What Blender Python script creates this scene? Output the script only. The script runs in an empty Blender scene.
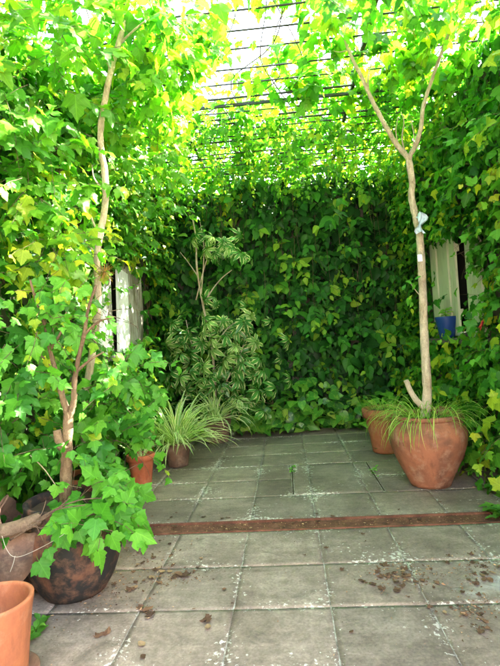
import bpy, math, random
import numpy as np
from mathutils import Matrix, Vector

rng = np.random.default_rng(11)
random.seed(11)
scene = bpy.context.scene
COL = scene.collection

# ------------------------------------------------------------------ camera
CAM_H = 1.5
cam_data = bpy.data.cameras.new('camera')
cam = bpy.data.objects.new('camera', cam_data)
COL.objects.link(cam)
cam_data.sensor_fit = 'VERTICAL'
cam_data.sensor_height = 36.0
cam_data.lens = 26.0
cam_data.clip_start = 0.05
cam_data.clip_end = 3000.0
CAM_R = (Matrix.Rotation(math.radians(4.2), 3, 'Z') @ Matrix.Rotation(math.radians(90.8), 3, 'X')
         @ Matrix.Rotation(math.radians(-3.7), 3, 'Z'))
CAM_C = Vector((0.0, 0.0, CAM_H))
cam.matrix_world = Matrix.Translation(CAM_C) @ CAM_R.to_4x4()
scene.camera = cam

# ------------------------------------------------------------------ sky, sun, exposure
SUN_TO = Vector((0.90, 0.40, 0.84)).normalized()      # towards the sun
SUN_EL = math.asin(SUN_TO.z)
world = bpy.data.worlds.new('World')
scene.world = world
world.use_nodes = True
wn = world.node_tree
bg = wn.nodes['Background']
sky = wn.nodes.new('ShaderNodeTexSky')
sky.sky_type = 'NISHITA'
sky.sun_disc = False
sky.sun_elevation = SUN_EL
sky.sun_rotation = math.atan2(SUN_TO.x, SUN_TO.y)
sky.air_density = 1.0
sky.dust_density = 6.0
sky.ozone_density = 0.4
wn.links.new(sky.outputs[0], bg.inputs[0])
bg.inputs[1].default_value = 0.15

sun_data = bpy.data.lights.new('sun', 'SUN')
sun_data.energy = 5.0
sun_data.angle = math.radians(0.53)
sun_data.color = (1.0, 0.95, 0.86)
sun = bpy.data.objects.new('sun', sun_data)
COL.objects.link(sun)
sun.rotation_euler = SUN_TO.to_track_quat('Z', 'Y').to_euler()

vs = scene.view_settings
vs.view_transform = 'Standard'
vs.look = 'None'
vs.exposure = 4.5
vs.gamma = 1.0
vs.use_curve_mapping = False
scene.render.engine = 'CYCLES'
cy = scene.cycles
cy.use_denoising = True
cy.max_bounces = 7
cy.diffuse_bounces = 5
cy.transmission_bounces = 6
cy.glossy_bounces = 3
cy.sample_clamp_indirect = 8.0
cy.use_adaptive_sampling = True
cy.adaptive_threshold = 0.02

# ------------------------------------------------------------------ pixel helpers (photo is 500 x 666)
FPX = 26.0 / 36.0 * 666.0
def ray(px, py):
    return CAM_R @ Vector(((px - 250) / FPX, -(py - 333) / FPX, -1.0))
def on_floor(px, py, z=0.0):
    d = ray(px, py); return CAM_C + d * ((z - CAM_H) / d.z)
def at_y(px, py, y):
    d = ray(px, py); return CAM_C + d * (y / d.y)
def at_x(px, py, x):
    d = ray(px, py); return CAM_C + d * (x / d.x)
_RN = np.array(CAM_R)
def project(P):
    q = (np.asarray(P) - np.array([0, 0, CAM_H])) @ _RN
    dep = np.maximum(-q[:, 2], 1e-3)
    return 250 + FPX * q[:, 0] / dep, 333 - FPX * q[:, 1] / dep, -q[:, 2]

# ------------------------------------------------------------------ material helpers
def new_mat(name):
    m = bpy.data.materials.new(name); m.use_nodes = True
    nt = m.node_tree
    for n in list(nt.nodes): nt.nodes.remove(n)
    out = nt.nodes.new('ShaderNodeOutputMaterial')
    return m, nt, out
def N(nt, typ, **kw):
    n = nt.nodes.new(typ)
    for k, v in kw.items():
        if k.startswith('i_'):
            key = k[2:]
            key = int(key) if key.isdigit() else key
            n.inputs[key].default_value = v
        else: setattr(n, k, v)
    return n
def L(nt, a, b): nt.links.new(a, b)
def ramp(nt, fac, stops):
    r = nt.nodes.new('ShaderNodeValToRGB')
    e = r.color_ramp.elements
    while len(e) < len(stops): e.new(0.5)
    for el, (p, c) in zip(e, stops):
        el.position = p; el.color = (*c, 1.0) if len(c) == 3 else c
    if fac is not None: L(nt, fac, r.inputs[0])
    return r
def noise(nt, scale, detail=6.0, rough=0.6, vec=None, dist=0.0):
    n = N(nt, 'ShaderNodeTexNoise'); n.inputs['Scale'].default_value = scale
    n.inputs['Detail'].default_value = detail; n.inputs['Roughness'].default_value = rough
    n.inputs['Distortion'].default_value = dist
    if vec is not None: L(nt, vec, n.inputs['Vector'])
    return n
def mixc(nt, fac, a, b, mode='MIX'):
    m = N(nt, 'ShaderNodeMix', data_type='RGBA', blend_type=mode)
    for sock, v in ((m.inputs[0], fac), (m.inputs[6], a), (m.inputs[7], b)):
        if isinstance(v, (int, float)): sock.default_value = v
        elif isinstance(v, tuple): sock.default_value = (*v, 1.0)
        else: L(nt, v, sock)
    return m.outputs[2]
def math_n(nt, op, a, b=None):
    m = N(nt, 'ShaderNodeMath', operation=op)
    for i, v in enumerate((a, b)):
        if v is None: continue
        if isinstance(v, (int, float)): m.inputs[i].default_value = v
        else: L(nt, v, m.inputs[i])
    return m.outputs[0]
def coords(nt, world_space=True):
    if world_space:
        return N(nt, 'ShaderNodeNewGeometry').outputs['Position']
    return N(nt, 'ShaderNodeTexCoord').outputs['Object']
def finish(nt, out, color, rough=0.8, bump_h=None, bump_s=0.3, bump_d=0.01, spec=0.3):
    p = N(nt, 'ShaderNodeBsdfPrincipled')
    if isinstance(color, tuple): p.inputs['Base Color'].default_value = (*color, 1)
    else: L(nt, color, p.inputs['Base Color'])
    if isinstance(rough, (int, float)): p.inputs['Roughness'].default_value = rough
    else: L(nt, rough, p.inputs['Roughness'])
    p.inputs['Specular IOR Level'].default_value = spec
    if bump_h is not None:
        b = N(nt, 'ShaderNodeBump'); b.inputs['Strength'].default_value = bump_s
        b.inputs['Distance'].default_value = bump_d
        L(nt, bump_h, b.inputs['Height']); L(nt, b.outputs[0], p.inputs['Normal'])
    L(nt, p.outputs[0], out.inputs[0])
    return p

def leaf_mat(name, stops, trans=0.45, rough=0.42, vein=0.5, margin=None, tcol=(1.5, 1.7, 0.55), spec=0.35, blotch=None):
    """stops: colour ramp over the leaf's own tint; margin: cream leaf edge (variegated kinds)."""
    m, nt, out = new_mat(name)
    at = N(nt, 'ShaderNodeAttribute', attribute_name='tint')
    c = ramp(nt, at.outputs['Fac'], stops).outputs[0]
    uv = N(nt, 'ShaderNodeUVMap')
    sx = N(nt, 'ShaderNodeSeparateXYZ'); L(nt, uv.outputs[0], sx.inputs[0])
    au = math_n(nt, 'ABSOLUTE', sx.outputs[0])
    if margin:
        col, w0, w1 = margin
        nz = noise(nt, 9.0, 3.0, vec=uv.outputs[0])
        e = math_n(nt, 'ADD', au, math_n(nt, 'MULTIPLY', math_n(nt, 'SUBTRACT', nz.outputs[0], 0.5), w0 * 1.6))
        f = N(nt, 'ShaderNodeMapRange', clamp=True); L(nt, e, f.inputs[0])
        f.inputs[1].default_value = w0; f.inputs[2].default_value = w1
        c = mixc(nt, f.outputs[0], c, col)
    if blotch:
        nb = noise(nt, 2.6, 5.0, 0.65, N(nt, 'ShaderNodeTexCoord').outputs['Object'], 0.8)
        c = mixc(nt, ramp(nt, nb.outputs[0], [(0.50, (0, 0, 0)), (0.60, (0.8, 0.8, 0.8))]).outputs[0], c, blotch)
    if vein:
        # midrib and side veins
        d1 = N(nt, 'ShaderNodeMapRange', clamp=True); L(nt, au, d1.inputs[0])
        d1.inputs[1].default_value = 0.028; d1.inputs[2].default_value = 0.006
        s = math_n(nt, 'FRACT', math_n(nt, 'MULTIPLY', math_n(nt, 'SUBTRACT', sx.outputs[1], math_n(nt, 'MULTIPLY', au, 0.9)), 5.5))
        d2 = N(nt, 'ShaderNodeMapRange', clamp=True); L(nt, math_n(nt, 'ABSOLUTE', math_n(nt, 'SUBTRACT', s, 0.5)), d2.inputs[0])
        d2.inputs[1].default_value = 0.09; d2.inputs[2].default_value = 0.02
        fac = math_n(nt, 'MULTIPLY', math_n(nt, 'MAXIMUM', d1.outputs[0], math_n(nt, 'MULTIPLY', d2.outputs[0], 0.6)), vein)
        c = mixc(nt, fac, c, mixc(nt, 1.0, c, (1.9, 1.7, 1.6), 'MULTIPLY'))
    nz2 = noise(nt, 14.0, 4.0, vec=coords(nt))
    c = mixc(nt, 0.45, c, mixc(nt, nz2.outputs[0], (0.55, 0.6, 0.5), (1.35, 1.3, 1.3)), 'MULTIPLY')
    p = N(nt, 'ShaderNodeBsdfPrincipled'); L(nt, c, p.inputs['Base Color'])
    p.inputs['Roughness'].default_value = rough; p.inputs['Specular IOR Level'].default_value = spec
    t = N(nt, 'ShaderNodeBsdfTranslucent'); L(nt, mixc(nt, 1.0, c, tcol, 'MULTIPLY'), t.inputs[0])
    mx = N(nt, 'ShaderNodeMixShader'); mx.inputs[0].default_value = trans
    L(nt, p.outputs[0], mx.inputs[1]); L(nt, t.outputs[0], mx.inputs[2]); L(nt, mx.outputs[0], out.inputs[0])
    return m

M = {}
M['ivy'] = leaf_mat('lobed_leaf', [(0, (0.008, 0.05, 0.008)), (0.45, (0.045, 0.205, 0.02)), (0.8, (0.11, 0.32, 0.028)), (1, (0.34, 0.40, 0.02))], 0.40, spec=0.2, tcol=(1.3, 1.55, 0.4))
M['canopy'] = leaf_mat('canopy_leaf', [(0, (0.028, 0.13, 0.014)), (0.5, (0.068, 0.24, 0.02)), (0.85, (0.15, 0.33, 0.022)), (1, (0.34, 0.38, 0.02))], 0.52, spec=0.22)
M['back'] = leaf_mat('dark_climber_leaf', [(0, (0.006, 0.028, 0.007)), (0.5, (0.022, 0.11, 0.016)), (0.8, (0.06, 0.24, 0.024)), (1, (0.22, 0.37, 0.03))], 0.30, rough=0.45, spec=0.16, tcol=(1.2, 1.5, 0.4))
M['heart'] = leaf_mat('heart_leaf', [(0, (0.015, 0.08, 0.012)), (0.4, (0.05, 0.21, 0.025)), (0.8, (0.13, 0.34, 0.035)), (1, (0.36, 0.47, 0.08))], 0.34, rough=0.34, spec=0.4, blotch=(0.17, 0.34, 0.05))
M['whorl'] = leaf_mat('umbrella_leaflet', [(0, (0.03, 0.13, 0.025)), (0.6, (0.07, 0.22, 0.04)), (1, (0.30, 0.42, 0.12))], 0.3, rough=0.25, vein=0.3, margin=((0.66, 0.68, 0.34), 0.085, 0.13), spec=0.35)
M['blade'] = leaf_mat('striped_blade', [(0, (0.10, 0.27, 0.04)), (1, (0.24, 0.44, 0.08))], 0.4, vein=0, margin=((0.72, 0.74, 0.50), 0.18, 0.28))
M['grass'] = leaf_mat('fine_grass_blade', [(0, (0.14, 0.34, 0.04)), (0.6, (0.28, 0.48, 0.06)), (1, (0.5, 0.56, 0.18))], 0.4, vein=0)
M['weed'] = leaf_mat('weed_leaf', [(0, (0.06, 0.2, 0.03)), (1, (0.16, 0.38, 0.05))], 0.4)
M['dry'] = leaf_mat('dry_leaf', [(0, (0.045, 0.026, 0.018)), (0.5, (0.11, 0.058, 0.035)), (0.8, (0.2, 0.11, 0.065)), (1, (0.36, 0.27, 0.16))], 0.15, rough=0.75, tcol=(1.2, 1.0, 0.7))
M['air'] = leaf_mat('air_plant_leaf', [(0, (0.25, 0.14, 0.04)), (0.5, (0.40, 0.22, 0.06)), (1, (0.35, 0.34, 0.12))], 0.3, vein=0)

def bark(name, a, b, scale=18.0):
    m, nt, out = new_mat(name)
    v = coords(nt)
    mp = N(nt, 'ShaderNodeMapping'); mp.inputs['Scale'].default_value = (1, 1, 0.28); L(nt, v, mp.inputs[0])
    n1 = noise(nt, scale, 8, 0.7, mp.outputs[0], 0.6)
    n2 = noise(nt, 3.5, 4, 0.6, v)
    c = ramp(nt, n1.outputs[0], [(0.3, tuple(x * 0.45 for x in a)), (0.52, a), (0.72, b)]).outputs[0]
    c = mixc(nt, ramp(nt, n2.outputs[0], [(0.45, (0, 0, 0)), (0.65, (0.5, 0.5, 0.5))]).outputs[0], c, b)
    n3 = noise(nt, 55, 5, 0.7, v)
    c = mixc(nt, 0.6, c, mixc(nt, n3.outputs[0], (0.35, 0.35, 0.35), (1.6, 1.6, 1.6)), 'MULTIPLY')
    finish(nt, out, c, 0.85, math_n(nt, 'ADD', n1.outputs[0], n3.outputs[0]), 0.9, 0.02)
    return m
M['bark'] = bark('brown_bark', (0.17, 0.105, 0.058), (0.30, 0.215, 0.12))
M['bark_pale'] = bark('pale_bark', (0.44, 0.345, 0.225), (0.66, 0.57, 0.42))
M['twig_pale'] = bark('pale_dry_wood', (0.15, 0.10, 0.068), (0.26, 0.19, 0.13), 25)
M['twig'] = bark('vine_twig', (0.12, 0.085, 0.05), (0.24, 0.18, 0.10), 40)

def terracotta(name, base, dark, pale, stain=0.5, lo=0.42, hi=0.62):
    m, nt, out = new_mat(name)
    v = coords(nt, False)
    n1 = noise(nt, 3.2, 7, 0.65, v, 0.4); n2 = noise(nt, 9.0, 6, 0.7, v); n3 = noise(nt, 90, 3, 0.6, v)
    c = mixc(nt, ramp(nt, n1.outputs[0], [(lo, (0, 0, 0)), (hi, (1, 1, 1))]).outputs[0], base, dark)
    c = mixc(nt, stain, base, c)
    c = mixc(nt, ramp(nt, n2.outputs[0], [(0.50, (0, 0, 0)), (0.72, (0.8, 0.8, 0.8))]).outputs[0], c, pale)
    mp = N(nt, 'ShaderNodeMapping'); mp.inputs['Scale'].default_value = (9, 9, 1.6); L(nt, v, mp.inputs[0])
    n4 = noise(nt, 1.6, 6, 0.65, mp.outputs[0])
    c = mixc(nt, ramp(nt, n4.outputs[0], [(0.52, (0, 0, 0)), (0.72, (0.55, 0.55, 0.55))]).outputs[0], c, tuple(x * .45 for x in dark))
    c = mixc(nt, 0.35, c, mixc(nt, n3.outputs[0], (0.6, 0.6, 0.6), (1.3, 1.3, 1.3)), 'MULTIPLY')
    finish(nt, out, c, 0.8, n2.outputs[0], 0.25, 0.006)
    return m
M['terra'] = terracotta('weathered_terracotta', (0.33, 0.128, 0.068), (0.185, 0.08, 0.048), (0.42, 0.25, 0.17), 1.0)
M['terra_orange'] = terracotta('orange_terracotta', (0.33, 0.115, 0.05), (0.23, 0.08, 0.04), (0.38, 0.18, 0.105), 0.9)
M['terra_dark'] = terracotta('mouldy_terracotta', (0.17, 0.072, 0.04), (0.018, 0.018, 0.018), (0.20, 0.10, 0.06), 1.0, 0.37, 0.52)
M['terra_brown'] = terracotta('brown_clay', (0.18, 0.10, 0.064), (0.07, 0.045, 0.035), (0.27, 0.19, 0.135), 1.0)
M['red_pot'] = terracotta('red_clay', (0.46, 0.125, 0.055), (0.34, 0.085, 0.045), (0.50, 0.2, 0.12), 0.6)

def plain(name, col, rough=0.6, var=0.3, scale=12):
    m, nt, out = new_mat(name)
    n1 = noise(nt, scale, 6, 0.65, coords(nt))
    c = mixc(nt, var, col, mixc(nt, n1.outputs[0], (0.3, 0.3, 0.3), (1.6, 1.6, 1.6)), 'MULTIPLY')
    finish(nt, out, c, rough, n1.outputs[0], 0.2, 0.004)
    return m
M['soil'] = plain('potting_soil', (0.05, 0.035, 0.022), 0.95, 0.6, 40)
M['ground'] = plain('bare_earth', (0.10, 0.075, 0.05), 0.95, 0.5, 3)
M['iron'] = plain('dark_iron', (0.035, 0.033, 0.032), 0.55, 0.5, 20)
M['blue'] = plain('blue_plastic', (0.012, 0.045, 0.2), 0.4, 0.2, 10)
M['cloth'] = plain('faded_blue_plastic', (0.36, 0.46, 0.50), 0.5, 0.3, 20)
M['tag'] = plain('white_plastic', (0.75, 0.76, 0.76), 0.5, 0.1, 20)
M['flower'] = plain('red_petal', (0.5, 0.03, 0.03), 0.5, 0.2, 30)
M['wire'] = plain('galvanised_wire', (0.35, 0.33, 0.28), 0.5, 0.3, 30)
M['bounce_whitewash'] = plain('bounce_whitewash', (0.50, 0.47, 0.43), 0.9, 0.2, 4)
M['dark'] = plain('painted_dark_room', (0.02, 0.018, 0.015), 0.9, 0.3, 5)
M['sill'] = plain('grey_sill', (0.13, 0.12, 0.10), 0.85, 0.5, 10)

def plaster():
    m, nt, out = new_mat('old_plaster')
    v = coords(nt)
    n1 = noise(nt, 1.4, 8, 0.65, v); n2 = noise(nt, 14, 6, 0.7, v)
    c = ramp(nt, n1.outputs[0], [(0.35, (0.045, 0.04, 0.03)), (0.5, (0.10, 0.088, 0.068)), (0.68, (0.20, 0.18, 0.145))]).outputs[0]
    c = mixc(nt, 0.5, c, mixc(nt, n2.outputs[0], (0.5, 0.5, 0.5), (1.4, 1.4, 1.4)), 'MULTIPLY')
    finish(nt, out, c, 0.92, n2.outputs[0], 0.6, 0.02)
    return m
M['plaster'] = plaster()

def painted_wood(name, paint, bare, lo, hi):
    m, nt, out = new_mat(name)
    v = coords(nt)
    mp = N(nt, 'ShaderNodeMapping'); mp.inputs['Scale'].default_value = (14, 14, 1.2); L(nt, v, mp.inputs[0])
    n1 = noise(nt, 2.0, 8, 0.7, mp.outputs[0]); n2 = noise(nt, 3.0, 6, 0.6, v)
    f = math_n(nt, 'ADD', math_n(nt, 'MULTIPLY', n1.outputs[0], 0.6), math_n(nt, 'MULTIPLY', n2.outputs[0], 0.4))
    c = mixc(nt, ramp(nt, f, [(lo, (0, 0, 0)), (hi, (1, 1, 1))]).outputs[0], bare, paint)
    finish(nt, out, c, 0.7, n1.outputs[0], 0.4, 0.004)
    return m
M['shutter_green'] = painted_wood('pale_green_paint', (0.56, 0.54, 0.38), (0.40, 0.385, 0.27), 0.34, 0.5)
M['shutter_grey'] = painted_wood('weathered_grey_board', (0.50, 0.48, 0.44), (0.20, 0.16, 0.12), 0.44, 0.58)
M['board_white'] = painted_wood('white_paint', (0.78, 0.78, 0.79), (0.45, 0.42, 0.38), 0.34, 0.46)

def stone_mat():
    m, nt, out = new_mat('grey_paving')
    v = coords(nt)
    oi = N(nt, 'ShaderNodeObjectInfo')
    n1 = noise(nt, 1.1, 7, 0.65, v, 0.5); n2 = noise(nt, 9, 8, 0.75, v); n3 = noise(nt, 70, 4, 0.7, v)
    mp = N(nt, 'ShaderNodeMapping'); mp.inputs['Scale'].default_value = (1.0, 7.0, 1.0); L(nt, v, mp.inputs[0])
    n4 = noise(nt, 3.0, 7, 0.7, mp.outputs[0], 0.3)
    c = ramp(nt, n1.outputs[0], [(0.33, (0.142, 0.110, 0.092)), (0.5, (0.218, 0.174, 0.147)), (0.68, (0.305, 0.25, 0.216))]).outputs[0]
    tone = mixc(nt, oi.outputs['Random'], (0.80, 0.81, 0.80), (1.14, 1.12, 1.10))
    c = mixc(nt, 1.0, c, tone, 'MULTIPLY')
    c = mixc(nt, 1.0, c, ramp(nt, n2.outputs[0], [(0.30, (0.62, 0.60, 0.57)), (0.5, (0.96, 0.96, 0.96)), (0.70, (1.3, 1.3, 1.28))]).outputs[0], 'MULTIPLY')
    c = mixc(nt, 0.7, c, mixc(nt, n4.outputs[0], (0.5, 0.52, 0.5), (1.45, 1.45, 1.45)), 'MULTIPLY')
    c = mixc(nt, 1.0, c, ramp(nt, n3.outputs[0], [(0.30, (0.74, 0.73, 0.72)), (0.5, (0.98, 0.98, 0.98)), (0.70, (1.22, 1.22, 1.22))]).outputs[0], 'MULTIPLY')
    # lime spots, gathered in patches and towards the stones' own edges (uv = distance to the edge, metres)
    uv = N(nt, 'ShaderNodeUVMap'); sx = N(nt, 'ShaderNodeSeparateXYZ'); L(nt, uv.outputs[0], sx.inputs[0])
    vo = noise(nt, 34, 5, 0.65, v, 0.2)
    n5 = noise(nt, 1.7, 3, 0.5, v)
    near = N(nt, 'ShaderNodeMapRange', clamp=True); L(nt, sx.outputs[0], near.inputs[0])
    near.inputs[1].default_value = 0.09; near.inputs[2].default_value = 0.0; near.inputs[4].default_value = 0.12
    patch = N(nt, 'ShaderNodeMapRange', clamp=True); L(nt, n5.outputs[0], patch.inputs[0])
    patch.inputs[1].default_value = 0.42; patch.inputs[2].default_value = 0.68; patch.inputs[3].default_value = -0.08; patch.inputs[4].default_value = 0.09
    s = math_n(nt, 'ADD', math_n(nt, 'ADD', vo.outputs[0], near.outputs[0]), patch.outputs[0])
    f = ramp(nt, s, [(0.665, (0, 0, 0)), (0.70, (0.85, 0.85, 0.85))]).outputs[0]
    c = mixc(nt, f, c, (0.56, 0.54, 0.49))
    # a pale dried spill beside the urn's side of the courtyard
    dv = N(nt, 'ShaderNodeVectorMath', operation='SUBTRACT'); L(nt, v, dv.inputs[0]); dv.inputs[1].default_value = (1.22, 2.88, 0.0)
    ds = N(nt, 'ShaderNodeVectorMath', operation='MULTIPLY'); L(nt, dv.outputs[0], ds.inputs[0]); ds.inputs[1].default_value = (2.2, 5.0, 0.0)
    ln = N(nt, 'ShaderNodeVectorMath', operation='LENGTH'); L(nt, ds.outputs[0], ln.inputs[0])
    n7 = noise(nt, 4.0, 6, 0.65, v, 0.6)
    sp_ = math_n(nt, 'SUBTRACT', math_n(nt, 'MULTIPLY', n7.outputs[0], 2.2), ln.outputs['Value'])
    c = mixc(nt, ramp(nt, sp_, [(0.38, (0, 0, 0)), (0.7, (0.55, 0.55, 0.55))]).outputs[0], c, (0.40, 0.40, 0.40))
    # dark grime blots
    n6 = noise(nt, 5.5, 5, 0.7, v, 0.8)
    c = mixc(nt, ramp(nt, n6.outputs[0], [(0.56, (0, 0, 0)), (0.70, (0.6, 0.6, 0.6))]).outputs[0], c, (0.09, 0.075, 0.06))
    h = math_n(nt, 'ADD', n2.outputs[0], math_n(nt, 'MULTIPLY', n3.outputs[0], 0.4))
    rg = ramp(nt, n2.outputs[0], [(0.3, (0.55, 0.55, 0.55)), (0.7, (0.85, 0.85, 0.85))]).outputs[0]
    finish(nt, out, c, rg, h, 0.35, 0.008)
    return m
M['stone'] = stone_mat()
def mortar_mat():
    m, nt, out = new_mat('old_mortar')
    v = coords(nt)
    n1 = noise(nt, 7.5, 6, 0.75, v); n2 = noise(nt, 60, 4, 0.6, v)
    c = ramp(nt, n1.outputs[0], [(0.38, (0.10, 0.09, 0.075)), (0.50, (0.27, 0.25, 0.22)), (0.64, (0.50, 0.48, 0.43))]).outputs[0]
    c = mixc(nt, 0.4, c, mixc(nt, n2.outputs[0], (0.5, 0.5, 0.5), (1.4, 1.4, 1.4)), 'MULTIPLY')
    finish(nt, out, c, 0.95, n2.outputs[0], 0.5, 0.006)
    return m
M['mortar'] = mortar_mat()
def rust_mat():
    m, nt, out = new_mat('rusty_channel')
    v = coords(nt)
    n1 = noise(nt, 7, 8, 0.7, v); n2 = noise(nt, 45, 5, 0.7, v)
    c = ramp(nt, n1.outputs[0], [(0.32, (0.06, 0.028, 0.018)), (0.5, (0.125, 0.052, 0.032)), (0.68, (0.21, 0.095, 0.062))]).outputs[0]
    c = mixc(nt, 0.5, c, mixc(nt, n2.outputs[0], (0.4, 0.4, 0.4), (1.5, 1.5, 1.5)), 'MULTIPLY')
    finish(nt, out, c, 0.9, n2.outputs[0], 0.7, 0.01)
    return m
M['rust'] = rust_mat()

# ------------------------------------------------------------------ mesh helpers
def mesh_np(name, V, F, mat, uv=None, tint=None, smooth=True):
    """V (n,3), F (m,3|4) index array or list of faces; uv and tint per vertex."""
    me = bpy.data.meshes.new(name)
    V = np.asarray(V, dtype=np.float32)
    if isinstance(F, np.ndarray):
        k = F.shape[1]; idx = F.astype(np.int32).ravel()
        starts = np.arange(len(F), dtype=np.int32) * k
    else:
        idx = np.concatenate([np.asarray(f, dtype=np.int32) for f in F])
        ln = np.array([len(f) for f in F]); starts = np.concatenate([[0], np.cumsum(ln)[:-1]]).astype(np.int32)
    me.vertices.add(len(V)); me.vertices.foreach_set('co', V.ravel())
    me.loops.add(len(idx)); me.loops.foreach_set('vertex_index', idx)
    me.polygons.add(len(starts)); me.polygons.foreach_set('loop_start', starts)
    me.update(calc_edges=True)
    if uv is not None:
        l = me.uv_layers.new(name='UVMap')
        l.data.foreach_set('uv', np.asarray(uv, dtype=np.float32)[idx].ravel())
    if tint is not None:
        a = me.attributes.new('tint', 'FLOAT', 'POINT')
        a.data.foreach_set('value', np.broadcast_to(np.asarray(tint, dtype=np.float32), (len(V),)).copy())
    me.polygons.foreach_set('use_smooth', np.full(len(starts), smooth))
    me.materials.append(mat)
    me.validate()
    return me

def add(name, me, parent=None, loc=None, mat4=None):
    o = bpy.data.objects.new(name, me)
    COL.objects.link(o)
    if parent is not None: o.parent = parent
    if mat4 is not None: o.matrix_basis = mat4
    elif loc is not None: o.location = loc
    return o
def tag(o, label, cat, group=None):
    o['label'] = label; o['category'] = cat
    if group: o['group'] = group
    return o
def thing(name, loc, label, cat, group=None):
    return tag(add(name, None, loc=Vector(loc)), label, cat, group)
def struct(o): o['kind'] = 'structure'; return o
def stuff(o): o['kind'] = 'stuff'; return o

class MB:
    def __init__(s): s.V = []; s.F = []
    def box(s, lo, hi, rot=None, org=None):
        b = len(s.V)
        for x in (lo[0], hi[0]):
            for y in (lo[1], hi[1]):
                for z in (lo[2], hi[2]):
                    p = Vector((x, y, z))
                    if rot is not None: p = rot @ (p - org) + org
                    s.V.append(tuple(p))
        for f in ((0, 1, 3, 2), (4, 6, 7, 5), (0, 4, 5, 1), (2, 3, 7, 6), (0, 2, 6, 4), (1, 5, 7, 3)):
            s.F.append([b + i for i in f])
    def raw(s, V, F):
        b = len(s.V); s.V += [tuple(v) for v in V]; s.F += [[b + i for i in f] for f in F]
    def mesh(s, name, mat, off=(0, 0, 0), smooth=False):
        V = np.array(s.V) - np.array(off)
        return mesh_np(name, V, s.F, mat, smooth=smooth)

def chamfer_box(sx, sy, sz, c):
    """box centred in x, y; z from 0 to sz; with chamfered top edges."""
    hx, hy = sx / 2, sy / 2
    V = [(-hx, -hy, 0), (hx, -hy, 0), (hx, hy, 0), (-hx, hy, 0),
         (-hx, -hy, sz - c), (hx, -hy, sz - c), (hx, hy, sz - c), (-hx, hy, sz - c),
         (-hx + c, -hy + c, sz), (hx - c, -hy + c, sz), (hx - c, hy - c, sz), (-hx + c, hy - c, sz)]
    F = [(3, 2, 1, 0)]
    for i in range(4):
        j = (i + 1) % 4
        F += [(i, j, j + 4, i + 4), (i + 4, j + 4, j + 8, i + 8)]
    F.append((8, 9, 10, 11))
    return V, F

def catmull(pts, n=5):
    P = [Vector(p) for p in pts]
    if len(P) < 3: return P
    out = []
    for i in range(len(P) - 1):
        p0 = P[max(i - 1, 0)]; p1 = P[i]; p2 = P[i + 1]; p3 = P[min(i + 2, len(P) - 1)]
        for k in range(n):
            t = k / n
            out.append(0.5 * ((2 * p1) + (p2 - p0) * t + (2 * p0 - 5 * p1 + 4 * p2 - p3) * t * t + (3 * p1 - p0 - 3 * p2 + p3) * t ** 3))
    out.append(P[-1])
    return out
def tube(pts, r0, r1, sides=7, jitter=0.0, cap=True, sub=5, rs=None):
    """tapered tube along a smoothed polyline; returns V, F"""
    P = catmull(pts, sub) if sub > 1 else [Vector(p) for p in pts]
    V, F = [], []
    n = len(P)
    up = Vector((0.31, 0.2, 0.93))
    for i, p in enumerate(P):
        d = (P[min(i + 1, n - 1)] - P[max(i - 1, 0)]).normalized()
        a = d.cross(up)
        if a.length < 1e-3: a = d.cross(Vector((1, 0, 0)))
        a.normalize(); b = d.cross(a)
        t = i / (n - 1)
        r = r0 + (r1 - r0) * t if rs is None else float(np.interp(t, np.linspace(0, 1, len(rs)), rs))
        for k in range(sides):
            an = 2 * math.pi * k / sides
            rr = r * (1 + jitter * random.uniform(-1, 1))
            V.append(p + (a * math.cos(an) + b * math.sin(an)) * rr)
    for i in range(n - 1):
        for k in range(sides):
            k2 = (k + 1) % sides
            F.append((i * sides + k, i * sides + k2, (i + 1) * sides + k2, (i + 1) * sides + k))
    if cap:
        F.append(tuple(range(sides - 1, -1, -1))); F.append(tuple((n - 1) * sides + k for k in range(sides)))
    return V, F
def part_mesh(name, VF_list, mat, parent, smooth=True):
    m = MB()
    for V, F in VF_list: m.raw(V, F)
    return add(name, m.mesh(name, mat, parent.location, smooth), parent)

def lathe(profile, seg=40, wob=0.0, a0=0.0, a1=2 * math.pi):
    V, F = [], []
    full = abs(a1 - a0 - 2 * math.pi) < 1e-6
    ns = seg if full else seg + 1
    ph = random.uniform(0, 6)
    for (r, z) in profile:
        for k in range(ns):
            a = a0 + (a1 - a0) * k / seg
            rr = r * (1 + wob * (math.sin(2 * a + ph) + 0.5 * math.sin(3 * a + 2 * ph + z * 5)))
            V.append((rr * math.cos(a), rr * math.sin(a), z))
    for i in range(len(profile) - 1):
        for k in range(seg):
            k2 = (k + 1) % ns
            F.append((i * ns + k, i * ns + k2, (i + 1) * ns + k2, (i + 1) * ns + k))
    return V, F

# ------------------------------------------------------------------ leaf shapes (base at origin, tip at +y, face +z, length about 1)
def fan_leaf(half, cen, fold, droop, curl, jit, petiole=0.0):
    r = [(x + random.uniform(-jit, jit), y + random.uniform(-jit, jit)) for x, y in half[1:-1]]
    l = [(-x + random.uniform(-jit, jit), y + random.uniform(-jit, jit)) for x, y in half[1:-1]]
    outl = [half[0]] + r + [half[-1]] + l[::-1]
    V2 = [(0, cen)] + outl
    n = len(outl)
    F = [(0, 1 + i, 1 + (i + 1) % n) for i in range(n)]
    V = []
    for x, y in V2:
        rad = math.hypot(x, y - cen)
        z = fold * abs(x) - droop * y * y - curl * x * x + random.uniform(-0.02, 0.02) + (0.06 if 0.2 < rad < 0.36 else -0.05 * (rad > .45))
        V.append((x, y, z))
    UV = list(V2)
    if petiole:
        b = len(V)
        V += [(-0.012, half[0][1], 0), (0.012, half[0][1], 0), (0, -petiole, -petiole * 0.35)]
        UV += [(0, 0), (0, 0), (0, 0)]
        F.append((b, b + 1, b + 2))
    return np.array(V), np.array(F), np.array(UV)
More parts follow.
